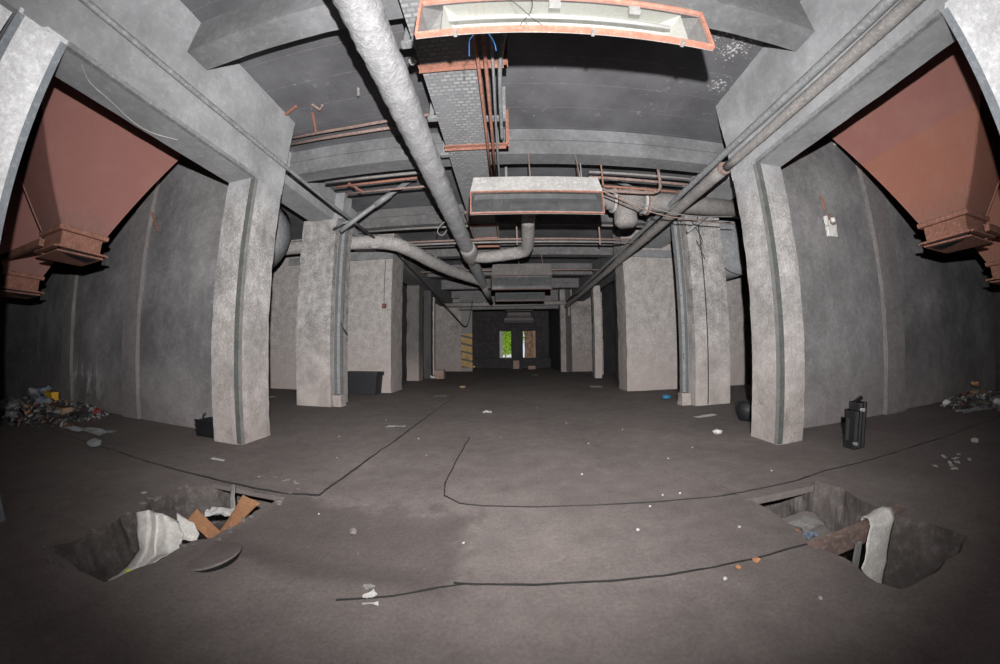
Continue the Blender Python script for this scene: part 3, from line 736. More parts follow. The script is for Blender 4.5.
tag(MB().tube([(-9.05,5.21,5.64),(-8.56,5.21,5.05),(-8.02,5.21,4.34)], .028, 8).build('rusty_rod', M['rust']), 'rusty rod hanging down the wall beside the left hopper', 'rod')
tag(MB().lathe((7.6, 5.2, 6.15), [(.05,-.1),(.05,.07)], 10, 'y').build('pipe_stub', M['pale_steel']), 'small pale pipe stub high on the wall by the right hopper', 'pipe stub')

# ------------------------------------------------------------------ pipes
t = thing('insulated_pipe', 'thick lagged pipe running overhead along the aisle, left of the cable tray', 'pipe', (-1.5, 0, 5.1))
P = [(-1.5+.08*i/220, -3+20.4*i/220, 5.1) for i in range(221)]
MB().tube(P, .225, 22, .09, 1).build('lagging', M['lagging'], t, True)
MB().tube([(-1.42,10.9,5.1),(-1.42,11.2,5.1),(-1.42,11.9,5.1),(-1.41,12.3,5.1),(-1.41,12.5,5.1)], [.235,.285,.3,.28,.235], 18, .08, 4).build('junction_sleeve', M['lagging_far'], t, True)
MB().tube([(-1.41,17.2,5.1),(-1.40,21,5.1),(-1.39,24.6,5.1)], .16, 14, .03, 2).build('bare_pipe', M['dusty_pipe'], t, True)
for y in (2.83, 6.78, 14.69): MB().bar((-1.48, y, 5.3), (-1.48, y, 5.85), .02).build('hanger', M['steel'], t)

t = thing('curved_pipe', 'lagged pipe sweeping in an S from the left wall to the overhead pipe', 'pipe', (-5, 10.4, 5.2))
MB().tube([(-12,10.4,5.3),(-8.7,10.4,5.3),(-6.6,10.4,5.3),(-5.4,10.4,5.29),(-4.4,10.4,5.25),(-3.76,10.45,5.17),(-3.35,11.2,5.1),(-3.02,12.3,5.03),(-2.5,14,5.03),(-1.9,15.6,5.08),(-1.5,16.5,5.1)],
          .235, 20, .05, 3, smooth=4).build('lagging', M['lagging_far'], t, True)
MB().tube([(-4.6,10.2,5.04),(-4.45,10.18,5.01),(-4.3,10.2,5.03),(-4.15,10.2,5.05)], [.02,.05,.06,.02], 8, .3, 2).build('torn_wrap', M['lagging_far'], t, True)

t = thing('branch_pipe', 'lagged elbow pipe from the overhead pipe to behind the second lamp', 'pipe', (0, 11, 5.0))
MB().tube([(-1.35,12.0,5.02),(-.8,11.85,4.98),(-.2,11.6,4.98),(.3,11.35,4.98),(.55,11.15,5.0),(.6,10.75,5.05),(.58,10.0,5.18),(.55,9.3,5.27),(.55,8.7,5.3)],
          [.2,.21,.21,.215,.22,.215,.2,.195,.19,.19,.19][:9], 18, .05, 6).build('lagging', M['lagging_far'], t, True)

t = thing('valve_pipe', 'dusty pipe with a flanged valve crossing to the right behind the second lamp', 'pipe', (3, 8.0, 5.42))
MB().tube([(.55,8.6,5.32),(.9,8.1,5.4),(1.6,8.0,5.42),(2.6,8.0,5.42)], .2, 16, .02, 1, smooth=2).build('inlet', M['dusty_pipe'], t, True)
MB().tube([(2.5,8.0,5.42),(3.7,8.0,5.42),(7.4,8.0,5.42)], .26, 20, .015, 2).build('run', M['dusty_pipe'], t, True)
for i, (x, rr) in enumerate(((2.68,.34),(2.78,.36),(3.5,.37),(3.6,.37))):
    MB().lathe((x, 8.0, 5.42), [(rr,-.035),(rr,.035)], 24, 'x').build('flange', M['dusty_rust' if i % 2 else 'pale_steel'], t)
vb = MB().lathe((3.15, 8.0, 5.42), [(.26,-.36),(.33,-.2),(.4,0),(.33,.2),(.26,.36)], 20, 'x')
vb.lathe((2.98, 7.98, 4.9), [(.2,-.22),(.3,-.12),(.3,.1),(.26,.4)], 20, 'z')
vb.build('valve_body', M['dusty_pipe'], t, True)

t = thing('wall_pipe', 'thick dusty pipe running beside the right beam and on down the hall', 'pipe', (4.1, 5, 4.97))
P = [(4.17, -3+8.3*i/20, 4.98) for i in range(21)]
MB().tube(P, .082, 14, .03, 7).build('bare_run', M['dusty_pipe'], t, True)
P = [(4.13, 5.3+20.7*i/50, 4.97-.0035*i) for i in range(51)]
MB().tube(P, .125, 16, .05, 8).build('lagged_run', M['dusty_pipe'], t, True)
for y in (5.32, 9.4, 13.4, 17.4): MB().tube([(4.13,y-.03,4.97-.0085*(y-5.3)),(4.13,y+.03,4.97-.0085*(y-5.3))], .132, 16).build('collar', M['dusty_rust'], t)
tag(MB().tube([(4.2,-3,5.2),(4.19,2,5.22),(4.17,5.3,5.27),(4.17,10,5.27),(4.17,20,5.2),(4.17,26,5.15)], .068, 10, .01, 2).build('conduit', M['steel'], None, True),
    'slim grey conduit above the thick pipe on the right beam', 'conduit')
tag(MB().tube([(-4.49,-3,5.28),(-4.49,2,5.31),(-4.47,5.5,5.3),(-4.45,7.5,5.29),(-4.43,10.2,5.33)], .042, 10).build('conduit', M['steel'], None, True),
    'slim grey conduit along the left beam, running past the S-shaped pipe', 'conduit')
# pipe braces
t = thing('pipe_brace', 'slanting grey pipe brace with a sleeve above the S-shaped pipe', 'brace', (-4.3, 8.5, 5.28))
MB().tube([(-4.75,8.5,5.0),(-4.32,8.5,5.29),(-2.75,8.5,6.36)], .07, 12).build('pipe', M['steel'], t, True)
MB().tube([(-3.75,8.5,5.68),(-3.3,8.5,5.98)], .09, 12).build('sleeve', M['steel'], t, True)
MB().tube([(-5.2,8.9,5.22),(-4.75,8.55,5.25),(-4.35,8.5,5.27)], .04, 8).build('stay', M['steel'], t, True)
tag(MB().tube([(5.98,8.35,5.55),(5.4,8.35,5.13),(4.9,8.35,4.76)], .05, 10).build('pipe_brace', M['steel'], None, True), 'slanting grey brace crossing below the valve pipe on the right', 'brace')
tag(MB().bar((2.8,8.5,6.3), (4.0,8.4,5.82), .09, .05).build('flat_brace', M['steel']), 'flat slanting steel brace above the flanged valve', 'brace')

# conduits across the ceiling
def pair(label, a, b, r, mat, cat='pipe', name='thin_pipe', group=None):
    return tag(MB().tube([a, ((a[0]+b[0])/2, a[1], (a[2]+b[2])/2-.01), b], r, 8).build(name, M[mat], None, True), label, cat, group)
t = pair('upper rusty pipe of the pair across the ceiling left of the lagged pipe', (-5.2,5.78,6.3), (-1.2,5.68,6.3), .035, 'dusty_rust')
t = pair('lower rusty pipe of the pair across the ceiling left of the lagged pipe', (-5.2,6.0,6.3), (-1.2,5.95,6.3), .038, 'dusty_rust')
tag(MB().tube([(-3.96,5.28,6.45),(-4.12,5.74,6.32)], .03, 8).build('pipe_hanger', M['rust']), 'rusty hanger rod on the rusty pipe pair', 'hanger')
tag(MB().tube([(-4.5,5.1,6.4),(-4.15,4.95,6.4)], .035, 8).build('pipe_stub', M['rust']), 'rusty pipe stub on the ceiling by the left beam', 'pipe stub')
tag(MB().tube([(-2.75,4.85,6.47),(-2.74,4.9,6.3)], .03, 8).build('pipe_stub', M['dusty_pipe']), 'short stub hanging from the ceiling left of the lagged pipe', 'pipe stub')
tag(MB().tube([(-3.85,5.05,6.46),(-3.7,5.15,6.36),(-3.62,5.1,6.44)], .03, 8).build('pipe_stub', M['dusty_rust']), 'bent rusty hook stub on the ceiling above the rusty pipe pair', 'pipe stub')
pair('pale pipe behind the second cross beam, left of the lagged pipe', (-4.6,7.2,5.84), (-1.7,7.2,5.84), .035, 'dusty_pipe')
pair('rusty pipe below the pale one behind the second beam on the left', (-4.4,7.35,5.76), (-2.2,7.35,5.78), .03, 'rust')
pair('lowest rusty pipe behind the second beam on the left', (-4.2,7.7,5.72), (-1.6,7.7,5.72), .03, 'dusty_rust')
tag(MB().bar((-4.0,7.3,5.8), (-3.75,7.7,5.7), .05, .03).build('pipe_clip', M['rust']), 'rusty bracket joining the thin pipes behind the second beam', 'bracket')
pair('pale pipe high behind the second lamp on the right', (1.9,7.2,5.75), (5.2,7.2,5.75), .03, 'dusty_pipe')
pair('rusty pipe just below the pale one, behind the second lamp on the right', (1.9,7.25,5.64), (5.2,7.25,5.6), .035, 'dusty_rust')
pair('third thin rusty pipe behind the second lamp on the right', (2.0,7.6,5.6), (5.2,7.6,5.55), .03, 'rust')
tag(MB().tube([(3.62,7.1,5.95),(3.62,7.1,5.4),(3.55,7.1,5.28),(3.35,7.12,5.22),(2.2,7.15,5.24)], .04, 8, smooth=2).build('bent_pipe', M['dusty_rust'], None, True), 'bent thin pipe hooking down above the flanged valve', 'pipe')
tag(MB().bar((2.15,7.0,5.3), (2.15,7.0,6.0), .03).build('hanger_rod', M['rust']), 'rusty hanger rod at the right end of the second lamp', 'hanger')
tag(MB().bar((1.65,6.95,5.2), (1.65,6.95,5.95), .025).build('hanger_rod', M['steel']), 'grey hanger rod above the second lamp near its right end', 'hanger')
pair('pale pipe along the third cross beam above the elbow', (-5.2,10.6,5.72), (5.2,10.6,5.72), .04, 'dusty_pipe')
pair('upper rusty pipe of the hanging pair under the third beam', (-5.2,10.7,5.27), (4.3,10.7,5.27), .035, 'dusty_rust')
pair('lower rusty pipe of the hanging pair under the third beam', (-5.2,10.7,5.17), (4.3,10.7,5.17), .035, 'dusty_pipe')
for x, w in ((.25, 'left of the elbow pipe'), (3.0, 'right of the elbow pipe')):
    tag(MB().bar((x,10.64,5.05), (x,10.64,5.85), .05, .03).build('hanger_rod', M['dusty_rust']), 'flat hanger under the third beam, '+w, 'hanger')
pair('thin pipe across the ceiling between the fourth and fifth beams', (-5.2,17.0,5.75), (5.2,17.0,5.75), .04, 'dusty_rust')
pair('dusty pipe running across the mouth of the tunnel', (-4.95,25.3,5.15), (4.4,24.85,5.15), .17, 'dusty_pipe')
tag(MB().tube([(4.3,24.7,5.1),(4.35,24.6,4.6),(4.3,24.6,4.1)], .09, 8, smooth=2).build('drop_pipe', M['dusty_pipe'], None, True), 'short pipe dropping from the right end of the tunnel pipe', 'pipe')
# loose wires
def wire(label, pts, r, mat='wire', cat='cable', name='cable'):
    return tag(MB().tube(pts, r, 6, smooth=4).build(name, M[mat], None, True), label, cat)
wire('thin sagging cable from the second lamp to the right column, upper of two', [(1.8,6.3,4.9),(3.2,6.6,4.55),(4.2,6.8,4.55),(5.6,7.2,4.82)], .014, 'dusty_pipe')
wire('thin sagging cable from the second lamp to the right column, lower of two', [(1.8,6.3,4.85),(3.0,6.5,4.42),(4.2,6.7,4.42),(5.6,7.2,4.62)], .014, 'dusty_rust')
wire('black cable sagging along the left wall down to the striped pier', [(-4.5,12.5,5.5),(-4.55,19,5.15),(-3.7,23,3.9),(-3.35,24.2,3.35),(-3.1,24.6,3.5),(-2.8,25,5.4)], .035)
wire('thin dark wire down the wall to the red-brown call box', [(-4.91,12.57,5.2),(-4.92,12.56,4.4),(-4.91,12.56,3.5)], .012)
wire('loose wire looping down the face of the second right column', [(5.2,8.56,5.2),(5.5,8.5,4.6),(5.35,8.56,4.4),(5.25,8.55,4.7),(5.5,8.54,4.05)], .012)
wire('loose grey wire loop hanging beside the overhead lagged pipe', [(-1.75,9.0,5.3),(-2.0,9.0,5.1),(-2.02,9.0,4.9),(-1.85,9.0,4.82),(-1.75,9.0,5.0)], .014, 'dusty_pipe')
wire('black cable arcing along the wall left of the dark bin', [(-5.0,9.2,2.9),(-4.95,9.15,2.4),(-4.7,9.15,2.1)], .014)

wire('thin pale wire wandering along the underside of the left beam', [(-4.67, 1.42, 4.71), (-4.9, 1.64, 4.71), (-4.97, 2.03, 4.71), (-5.13, 2.46, 4.71), (-5.14, 2.84, 4.71), (-4.89, 3.18, 4.71)], .008, 'pale_steel')
# ------------------------------------------------------------------ cable tray
t = thing('cable_tray', 'perforated grey cable tray with rusty cradles under the ceiling', 'cable tray', (-.68, 4, 5.55))
mb = MB(); mb.box(-1.19, -.43, -3, 12.5, 5.575, 5.585)
mb.box(-1.2, -1.19, -3, 12.5, 5.575, 5.68); mb.box(-.43, -.42, -3, 12.5, 5.575, 5.68)
mb.build('perforated_sheet', M['tray'], t)
for y in (-.1, 3.75, 5.85):
    c = MB(); c.box(-1.23, .03, y-.07, y+.03, 5.55, 5.572); c.box(-1.23, .03, y+.018, y+.03, 5.5, 5.56)
    c.box(.015, .03, y-.07, y+.03, 5.5, 6.45); c.box(-.03, .03, y+.018, y+.03, 5.5, 6.45)
    c.build('cradle', M['rust'], t)
for y in (3.3, 4.95, 6.15):
    c = MB(); c.box(-1.36, -1.18, y-.05, y+.05, 5.56, 5.62); c.box(-1.34, -1.26, y-.02, y+.02, 5.6, 6.45)
    c.build('hanger', M['steel'], t)
for y in (2.5, 5.2, 7.9):
    c = MB(); c.box(-.42, -.02, y-.05, y+.05, 5.68, 5.74); c.box(-.08, -.02, y-.02, y+.02, 5.7, 6.45)
    c.build('hanger', M['steel'], t)
for a, b in (((-1.2,10.0),(-.36,10.0)), ((-1.2,11.35),(-.36,11.28)), ((-1.2,12.2),(-.36,12.2))):
    MB().bar((a[0],a[1],5.5), (b[0],b[1],5.5), .07, .07).build('end_rung', M['rust'], t)
MB().bar((-1.22,9.0,5.52), (-1.2,12.2,5.5), .05, .06).build('end_rail', M['dusty_rust'], t)
MB().bar((-.36,9.8,5.52), (-.36,12.2,5.5), .05, .06).build('end_rail', M['dusty_rust'], t)
for x, r, m, lab in ((-.37,.026,'rust','left one of the two rusty conduits beside the cable tray'), (-.27,.028,'rust','right one of the two rusty conduits beside the cable tray')):
    tag(MB().tube([(x,-2,5.42),(x,2.2,5.42),(x+.0,5,5.43),(x-.02,7.6,5.43)], r, 8).build('conduit', M[m], None, True), lab, 'conduit')
for pts, r, lab in (([(-.2,-2,5.5),(-.2,2.3,5.5),(-.17,3.6,5.48),(-.2,5.2,5.5),(-.2,7.4,5.5)], .022, 'pale grey cable right beside the rusty conduits'),
                    ([(.12,2.7,5.6),(-.03,3.3,5.53),(-.1,3.9,5.5),(-.1,5.6,5.52)], .032, 'thick grey conduit bending in to join the rusty conduits')):
    tag(MB().tube(pts, r, 8, smooth=3).build('conduit', M['steel'], None, True), lab, 'conduit')
tag(MB().rbox(-.14,.02,2.85,3.02,5.6,5.8,.06,.004).build('junction_box', M['steel']), 'small grey junction box behind the nearest lamp', 'junction box')
tag(MB().lathe((-1.27,3.55,5.52), [(.03,-.05),(.06,0),(.03,.06)], 8).build('rag', M['paper']), 'pale rag tied to the left edge of the cable tray', 'rag')

# ------------------------------------------------------------------ lamps: long glazed troughs
def lamp(cx, w, y, z0, label, hi=True, gh=.47, th=.36, rods=True):
    """glass face toward -Y, sheet housing rising and tapering above"""
    t = thing('trough_lamp', label, 'lamp', (cx, y, z0), 'trough lamps along the aisle')
    x0, x1 = cx-w/2, cx+w/2; zg = z0+gh; zt = zg+th; d = .42
    fm = 'rust_pale' if hi else 'dark_rust' if y > 9 else 'rust'
    f = MB(); fw = .024
    f.box(x0, x1, y-.03, y+.02, z0, z0+fw); f.box(x0, x1, y-.03, y+.02, zg-fw, zg)
    f.box(x0, x0+fw, y-.03, y+.02, z0+fw, zg-fw); f.box(x1-fw, x1, y-.03, y+.02, z0+fw, zg-fw)
    fo_ = f.build('frame', M[fm], t)
    MB().box(x0+fw, x1-fw, y-.012, y-.006, z0+fw, zg-fw).build('glass', M['glass' if hi else 'glass_dirty'], t)
    # wedge-shaped housing: the back leans away from the lower edge of the glass, a tapering hood closes the top
    e = .01
    back = [(x0,y+.02,z0),(x1,y+.02,z0),(x1,y+.36,zg+.02),(x0,y+.36,zg+.02)]
    tp = .14 if hi else .05
    hood = [(x0+tp,y+.1,zt),(x1-tp,y+.1,zt),(x1-tp,y+.32,zt),(x0+tp,y+.32,zt)]
    fr_ = [(x0,y+.0,zg),(x1,y+.0,zg)]
    h = MB(); V_ = back+hood+fr_
    h.add(V_, [(0,1,2,3), (3,2,6,7), (7,6,5,4), (8,9,5,4), (8,4,7,3), (9,2,6,5), (0,3,8), (1,9,2)])
    ho = h.build('housing', M['dusty_pipe' if hi else 'sooty_sheet' if y > 9 else 'pale_steel'], t)
    so = ho.modifiers.new('sheet', 'SOLIDIFY'); so.thickness = .006; so.offset = 1
    r = MB()   # enamel reflector inside
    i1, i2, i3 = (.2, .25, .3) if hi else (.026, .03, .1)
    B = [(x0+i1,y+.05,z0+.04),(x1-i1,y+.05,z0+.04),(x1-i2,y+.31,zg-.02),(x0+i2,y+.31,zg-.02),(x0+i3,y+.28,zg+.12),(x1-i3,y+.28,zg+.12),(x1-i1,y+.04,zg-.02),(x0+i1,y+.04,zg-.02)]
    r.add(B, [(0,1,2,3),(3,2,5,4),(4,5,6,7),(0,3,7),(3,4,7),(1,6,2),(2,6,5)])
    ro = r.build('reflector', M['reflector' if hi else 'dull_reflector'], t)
    if hi:
        for q in (.13, .57, .88): MB().box(x0+w*q-.014, x0+w*q+.014, y-.034, y+.03, z0-.018, z0+.01).build('latch', M['dusty_pipe'], fo_)
        for q in (.46, .74): MB().box(x0+w*q-.05, x0+w*q+.05, y+.005, y+.05, zg-.1, zg-.035).build('tube_holder', M['pale_steel'], ro)
        tb = MB().tube([(x0+.25,y+.12,z0+.34),(x1-.3,y+.12,z0+.34)], .019, 10); tb.build('tube', M['gloss_white'], ro, True)
    if rods:
        for q in (.46, .86): MB().bar((x0+w*q, y+.25, zt-.02), (x0+w*q, y+.6, ZX+.02), .022).build('suspension', M['dusty_rust'], ho)
    return t
lamp(.54, 2.55, 2.04, 4.15, 'big rusty-framed trough lamp with a white inside, nearest to the camera')
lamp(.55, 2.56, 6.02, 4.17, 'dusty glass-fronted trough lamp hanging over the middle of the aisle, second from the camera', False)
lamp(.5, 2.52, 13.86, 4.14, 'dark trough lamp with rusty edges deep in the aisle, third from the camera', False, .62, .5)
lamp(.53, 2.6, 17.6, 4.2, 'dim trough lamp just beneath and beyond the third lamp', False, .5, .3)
for y, z, w, lab in ((27.6,4.85,2.2,'upper dusty lamp trough inside the tunnel'), (28.8,4.45,2.0,'middle dusty lamp trough inside the tunnel'), (30.0,4.1,2.6,'lowest dusty lamp trough inside the tunnel')):
    tt = lamp(.75, w, y, z, lab, False, .25, .2, False)
# wires in the open lamp
wire('thin dark wire dangling in front of the nearest lamp, left one', [(-.1,2.0,4.75),(.0,1.98,4.55),(.12,1.98,4.4),(.2,1.98,4.25),(.3,2.0,4.16)], .003)
wire('thin dark wire dangling in front of the nearest lamp, right one', [(.28,2.0,4.75),(.22,1.98,4.6),(.24,1.98,4.4),(.2,1.98,4.28),(.12,2.0,4.16)], .003)
wire('bright blue wire end under the nearest lamp, left of the conduits', [(-.26,2.08,4.15),(-.30,2.15,4.18),(-.31,2.22,4.2),(-.32,2.33,4.17)], .0045, 'wire_blue')
wire('bright blue wire end under the nearest lamp, right of the conduits', [(-.13,2.08,4.15),(-.11,2.15,4.18),(-.09,2.22,4.2),(-.08,2.28,4.17)], .0045, 'wire_blue')

# ------------------------------------------------------------------ vessels behind the second columns
def vessel(c, r, y0, y1, label):
    t = thing('vessel', label, 'vessel', (c[0], y0, c[1]))
    MB().lathe((c[0], 0, c[1]), [(r*.5,y0-.16),(r*.85,y0-.08),(r,y0),(r,y1),(r*.85,y1+.08)], 40, 'y').build('shell', M['tank'], t, True)
    MB().lathe((c[0], 0, c[1]), [(r+.03,y0+.1),(r+.03,y0+.2)], 40, 'y').build('band', M['steel'], t, True)
vessel((7.9, 5.2), 1.15, 9.9, 12.0, 'round grey steel vessel behind the second right column')
vessel((-7.85, 5.16), 1.18, 7.9, 8.8, 'round grey steel vessel high behind the first left column')

# ------------------------------------------------------------------ wall fittings
t = thing('switch_box', 'broken white porcelain switch on the wall behind the right hopper', 'switch', (6.72, 5.26, 3.9))
MB().rbox(6.56, 6.86, 5.2, 5.27, 3.78, 4.22, .06, .01).build('base_plate', M['gloss_white'], t, False, .01)
MB().lathe((6.74,0,4.15), [(.13,5.19),(.13,5.225),(.1,5.23)], 16, 'y').build('socket_ring', M['dusty_rust'], t)
MB().lathe((6.74,0,4.13), [(.05,5.12),(.06,5.18),(.06,5.22)], 12, 'y').build('lamp_stub', M['gloss_white'], t, True)
MB().rbox(6.5, 6.6, 5.15, 5.2, 3.98, 4.1, .04, .006).build('bracket', M['gloss_white'], t)
MB().tube([(6.62,5.25,4.35),(6.6,5.24,4.7)], .025, 6).build('feed_pipe', M['rust'], t)
t = thing('call_box', 'small red-brown call box on the brownish wall above the bin', 'call box', (-4.91, 12.57, 3.38))
MB().rbox(-4.98, -4.83, 12.5, 12.62, 3.29, 3.47, .05, .003).build('case', M['dark_rust'], t)
MB().lathe((-4.91,0,3.38), [(.035,12.47),(.035,12.505)], 10, 'y').build('button', M['red'], t)

# ------------------------------------------------------------------ things on the floor
def radiator():
    t = thing('radiator', 'black cast-iron radiator section standing by the right column', 'radiator', (5.24, 3.84, 0))
    for i in range(3):
        x = 5.15+i*.085; zt = (.58, .7, .7)[i]
        mb = MB()
        mb.tube([(x,3.76,.02),(x,3.76,zt*.5),(x,3.76,zt)], [.05,.042,.05], 10); mb.tube([(x,3.92,.02),(x,3.92,zt*.5),(x,3.92,zt)], [.05,.042,.05], 10)
        mb.box(x-.045, x+.045, 3.74, 3.94, zt-.12, zt); mb.box(x-.045, x+.045, 3.74, 3.94, .0, .12)
        mb.box(x-.012, x+.012, 3.78, 3.9, .1, zt-.1)
        mb.build('section', M['iron'], t, False)
    MB().lathe((5.22,0,.6), [(.03,3.68),(.03,3.75)], 10, 'y').build('plug', M['pale_steel'], t)
    MB().lathe((5.1,0,.1), [(.025,3.68),(.025,3.75)], 10, 'y').build('plug', M['grey_paper'], t)
    MB().bar((5.2,3.84,.7), (5.36,3.84,.76), .05).build('bracket', M['iron'], t)
radiator()
t = thing('crate', 'small black plastic crate beside the foot of the left column', 'crate', (-5.6, 4.95, 0))
c = MB(); c.box(-5.85,-5.3,4.82,5.2,0,.03)
for a in ((-5.85,-5.3,4.82,4.84),(-5.85,-5.3,5.18,5.2),(-5.85,-5.83,4.82,5.2),(-5.32,-5.3,4.82,5.2)): c.box(*a, .02, .3)
cb = c.build('body', M['black'], t)
for z in (.1, .2, .29): MB().box(-5.87,-5.28,4.8,4.82,z,z+.025).build('rib', M['black'], cb)
MB().tube([(-5.75,4.9,.3),(-5.73,4.92,.4),(-5.66,4.92,.43)], .012, 6).build('wire_handle', M['iron'], t)

t = thing('storage_bin', 'large dark grey bin standing against the brownish wall on the left', 'bin', (-5.6, 12.2, 0))
MB().hexa([(-6.2,11.9,0),(-5.0,11.9,0),(-5.0,12.5,0),(-6.2,12.5,0)], [(-6.26,11.88,.72),(-4.93,11.88,.72),(-4.93,12.52,.72),(-6.26,12.52,.72)]).build('body', M['dark_bin'], t)
MB().hexa([(-6.3,11.84,.7),(-4.88,11.84,.7),(-4.88,12.54,.7),(-6.3,12.54,.7)], [(-6.3,11.84,.84),(-4.88,11.84,.84),(-4.88,12.54,.84),(-6.3,12.54,.84)]).build('rim', M['dark_bin'], t)
tag(MB().rbox(-4.45,-3.9,19.4,19.9,0,.52,.12,.02,0,3).build('box', M['brick']), 'small worn brownish box on the floor before the far left recess', 'box')
t = thing('bucket', 'dark grey bucket half hidden behind the foot of the right column', 'bucket', (5.16, 6.5, 0))
MB().lathe((5.16,6.5,0), [(.2,0),(.24,.2),(.26,.38),(.24,.38),(.2,.1)], 20).build('body', M['dark_bin'], t, True)
MB().tube([(4.92,6.5,.36),(4.99,6.3,.3),(5.16,6.22,.28),(5.33,6.3,.3),(5.4,6.5,.36)], .01, 6).build('handle', M['iron'], t)

# crumpled sheets and scraps
def sheet(w, l, bump_, seed, nx=8, ny=8, thick=.004):
    """a crumpled sheet around the origin"""
    vs, fs = [], []
    for i in range(nx+1):
        for j in range(ny+1):
            u, v = i/nx-.5, j/ny-.5
            n = noise.noise_vector(Vector((u*3.1+seed*5.3, v*3.1, seed)))
            n2 = noise.noise_vector(Vector((u*8+seed, v*8, seed*2)))
            vs.append((u*w+n.x*w*.12, v*l+n.y*l*.12, bump_*(.5+n.z*.8+n2.z*.35)))
    for i in range(nx):
        for j in range(ny):
            a = i*(ny+1)+j; fs.append((a, a+ny+1, a+ny+2, a+1))
    k = len(vs)
    vs += [(x, y, z-thick) for x, y, z in vs]; fs2 = [tuple(reversed([q+k for q in f])) for f in fs]
    rim = [i*(ny+1) for i in range(nx+1)]+[nx*(ny+1)+j for j in range(1, ny+1)]+[i*(ny+1)+ny for i in range(nx-1, -1, -1)]+[j for j in range(ny-1, 0, -1)]
    side = [(a, b, b+k, a+k) for a, b in zip(rim, rim[1:]+rim[:1])]
    return vs, fs+fs2+side
def scrap(name, label, cat, x, y, w, l, h, mat, seed, rot=0.0, group=None, z=None, n=6):
    vs, fs = sheet(w, l, h, seed, n, n)
    zz = min(v[2] for v in vs)
    c, s_ = math.cos(rot), math.sin(rot)
    z = floor_z(x, y) if z is None else z
    o = MB().add([(x+a*c-b*s_, y+a*s_+b*c, z+q-zz+.002) for a, b, q in vs], fs).build(name, M[mat], None, False)
    return tag(o, label, cat, group)
def wad(name, label, cat, x, y, r, mat, seed, flat=.6, z=None, group=None):
    bm = bmesh.new(); bmesh.ops.create_icosphere(bm, subdivisions=2, radius=r)
    for v in bm.verts:
        k = 1+.45*noise.noise(v.co*(2.2/r)+Vector((seed,0,0)))
        v.co = Vector((v.co.x*k, v.co.y*k, v.co.z*k*flat))
    zz = min(v.co.z for v in bm.verts); z = floor_z(x, y) if z is None else z
    for v in bm.verts: v.co += Vector((x, y, z-zz+.001))
    me = bpy.data.meshes.new(name); bm.to_mesh(me); bm.free(); me.materials.append(M[mat])
    o = bpy.data.objects.new(name, me); C.objects.link(o)
    return tag(o, label, cat, group)
wad('paper_ball', 'crumpled white paper ball on the floor in front of the right column', 'paper', 3.79, 5.64, .085, 'paper', 1)
wad('plastic_bag', 'bright blue crumpled bag at the foot of the second right column', 'bag', 4.9, 10.15, .15, 'blue_plastic', 2, .5)
wad('rag', 'dark rag lying beside the bright blue bag', 'rag', 5.25, 9.9, .13, 'rubble', 3, .6)
scrap('paper_strip', 'long pale paper strip on the floor between the two right columns', 'paper', 4.54, 7.25, .62, .16, .015, 'paper', 4, .25)
scrap('paper_sheet', 'white sheet on the floor before the right cross wall', 'paper', 3.65, 14.36, .5, .5, .03, 'paper', 5)
scrap('paper_sheet', 'small white sheet far down the middle of the aisle', 'paper', 1.58, 22.2, .4, .5, .04, 'paper', 6)
scrap('paper_sheet', 'white sheet lying behind the left columns', 'paper', -8.4, 10.0, .5, .35, .06, 'paper', 7)
wad('paper_ball', 'white crumpled scrap near the small worn box at the far left', 'paper', -4.6, 19.6, .16, 'paper', 8)
scrap('paper_sheet', 'grey paper on the floor just right of the dark straight joint, far off', 'paper', -2.5, 11.9, .45, .5, .02, 'grey_paper', 9)
scrap('paper_sheet', 'whitish scrap in the middle of the floor beyond the rounded joint', 'paper', -.62, 8.7, .22, .22, .05, 'paper', 10)
scrap('paper_sheet', 'pale torn paper left of the dark straight joint', 'paper', -2.45, 6.9, .38, .12, .02, 'grey_paper', 11, .3)
wad('stone', 'tan stone lying at the far end of the dark straight joint', 'stone', -2.1, 14.6, .14, 'wood', 12, .5)
scrap('paper_sheet', 'torn white paper lying near the camera, left of the middle', 'paper', -.9, 1.81, .085, .04, .03, 'paper', 13, .9, None, None, 3)
scrap('paper_sheet', 'torn white paper strips just in front of the other torn paper near the camera', 'paper', -.87, 1.735, .1, .022, .015, 'paper', 14, .2, None, None, 3)
scrap('paper_sheet', 'faint crumpled foil just behind the torn white paper near the camera', 'paper', -.94, 1.89, .08, .04, .02, 'grey_paper', 15, .2)
wad('stone', 'small dark stone on the dark mud patch near the middle', 'stone', -1.39, 2.63, .035, 'slab', 16, .9)
scrap('paper_sheet', 'pale flat scrap on the floor before the left column', 'paper', -4.24, 3.85, .26, .06, .012, 'paper', 17)
scrap('paper_sheet', 'tiny pale scrap on the floor beyond the left pit', 'paper', -4.05, 2.47, .05, .05, .01, 'paper', 18)
wad('chip', 'orange brick chip on the floor left of the rusty rail, right one', 'chip', 1.8, 1.99, .03, 'card', 19)
wad('chip', 'orange brick chip on the floor left of the rusty rail, left one', 'chip', 1.62, 1.96, .022, 'card', 20)
for i, (x, y) in enumerate(((1.45,1.87),(1.92,1.45),(2.26,4.56),(1.84,3.37),(1.63,3.37),(1.39,3.14),(.9,4.2),(-.2,6.2),(2.9,5.0),(2.2,6.5),(1.2,7.3),(-1.3,5.0),(-2.6,4.6),(-1.7,6.0),(-2.9,7.5),(.7,9.4),(2.7,9.0),(-.4,2.6),(1.1,2.7),(-1.9,2.9),
                                (3.3,3.6),(2.0,2.5),(1.3,5.6),(-3.2,5.8))):
    wad('plaster_chip', 'small pale plaster chip lying loose on the dusty floor', 'chip', x, y, rnd.uniform(.008, .015), 'paper', 30+i, .7, None, 'pale plaster chips on the floor')
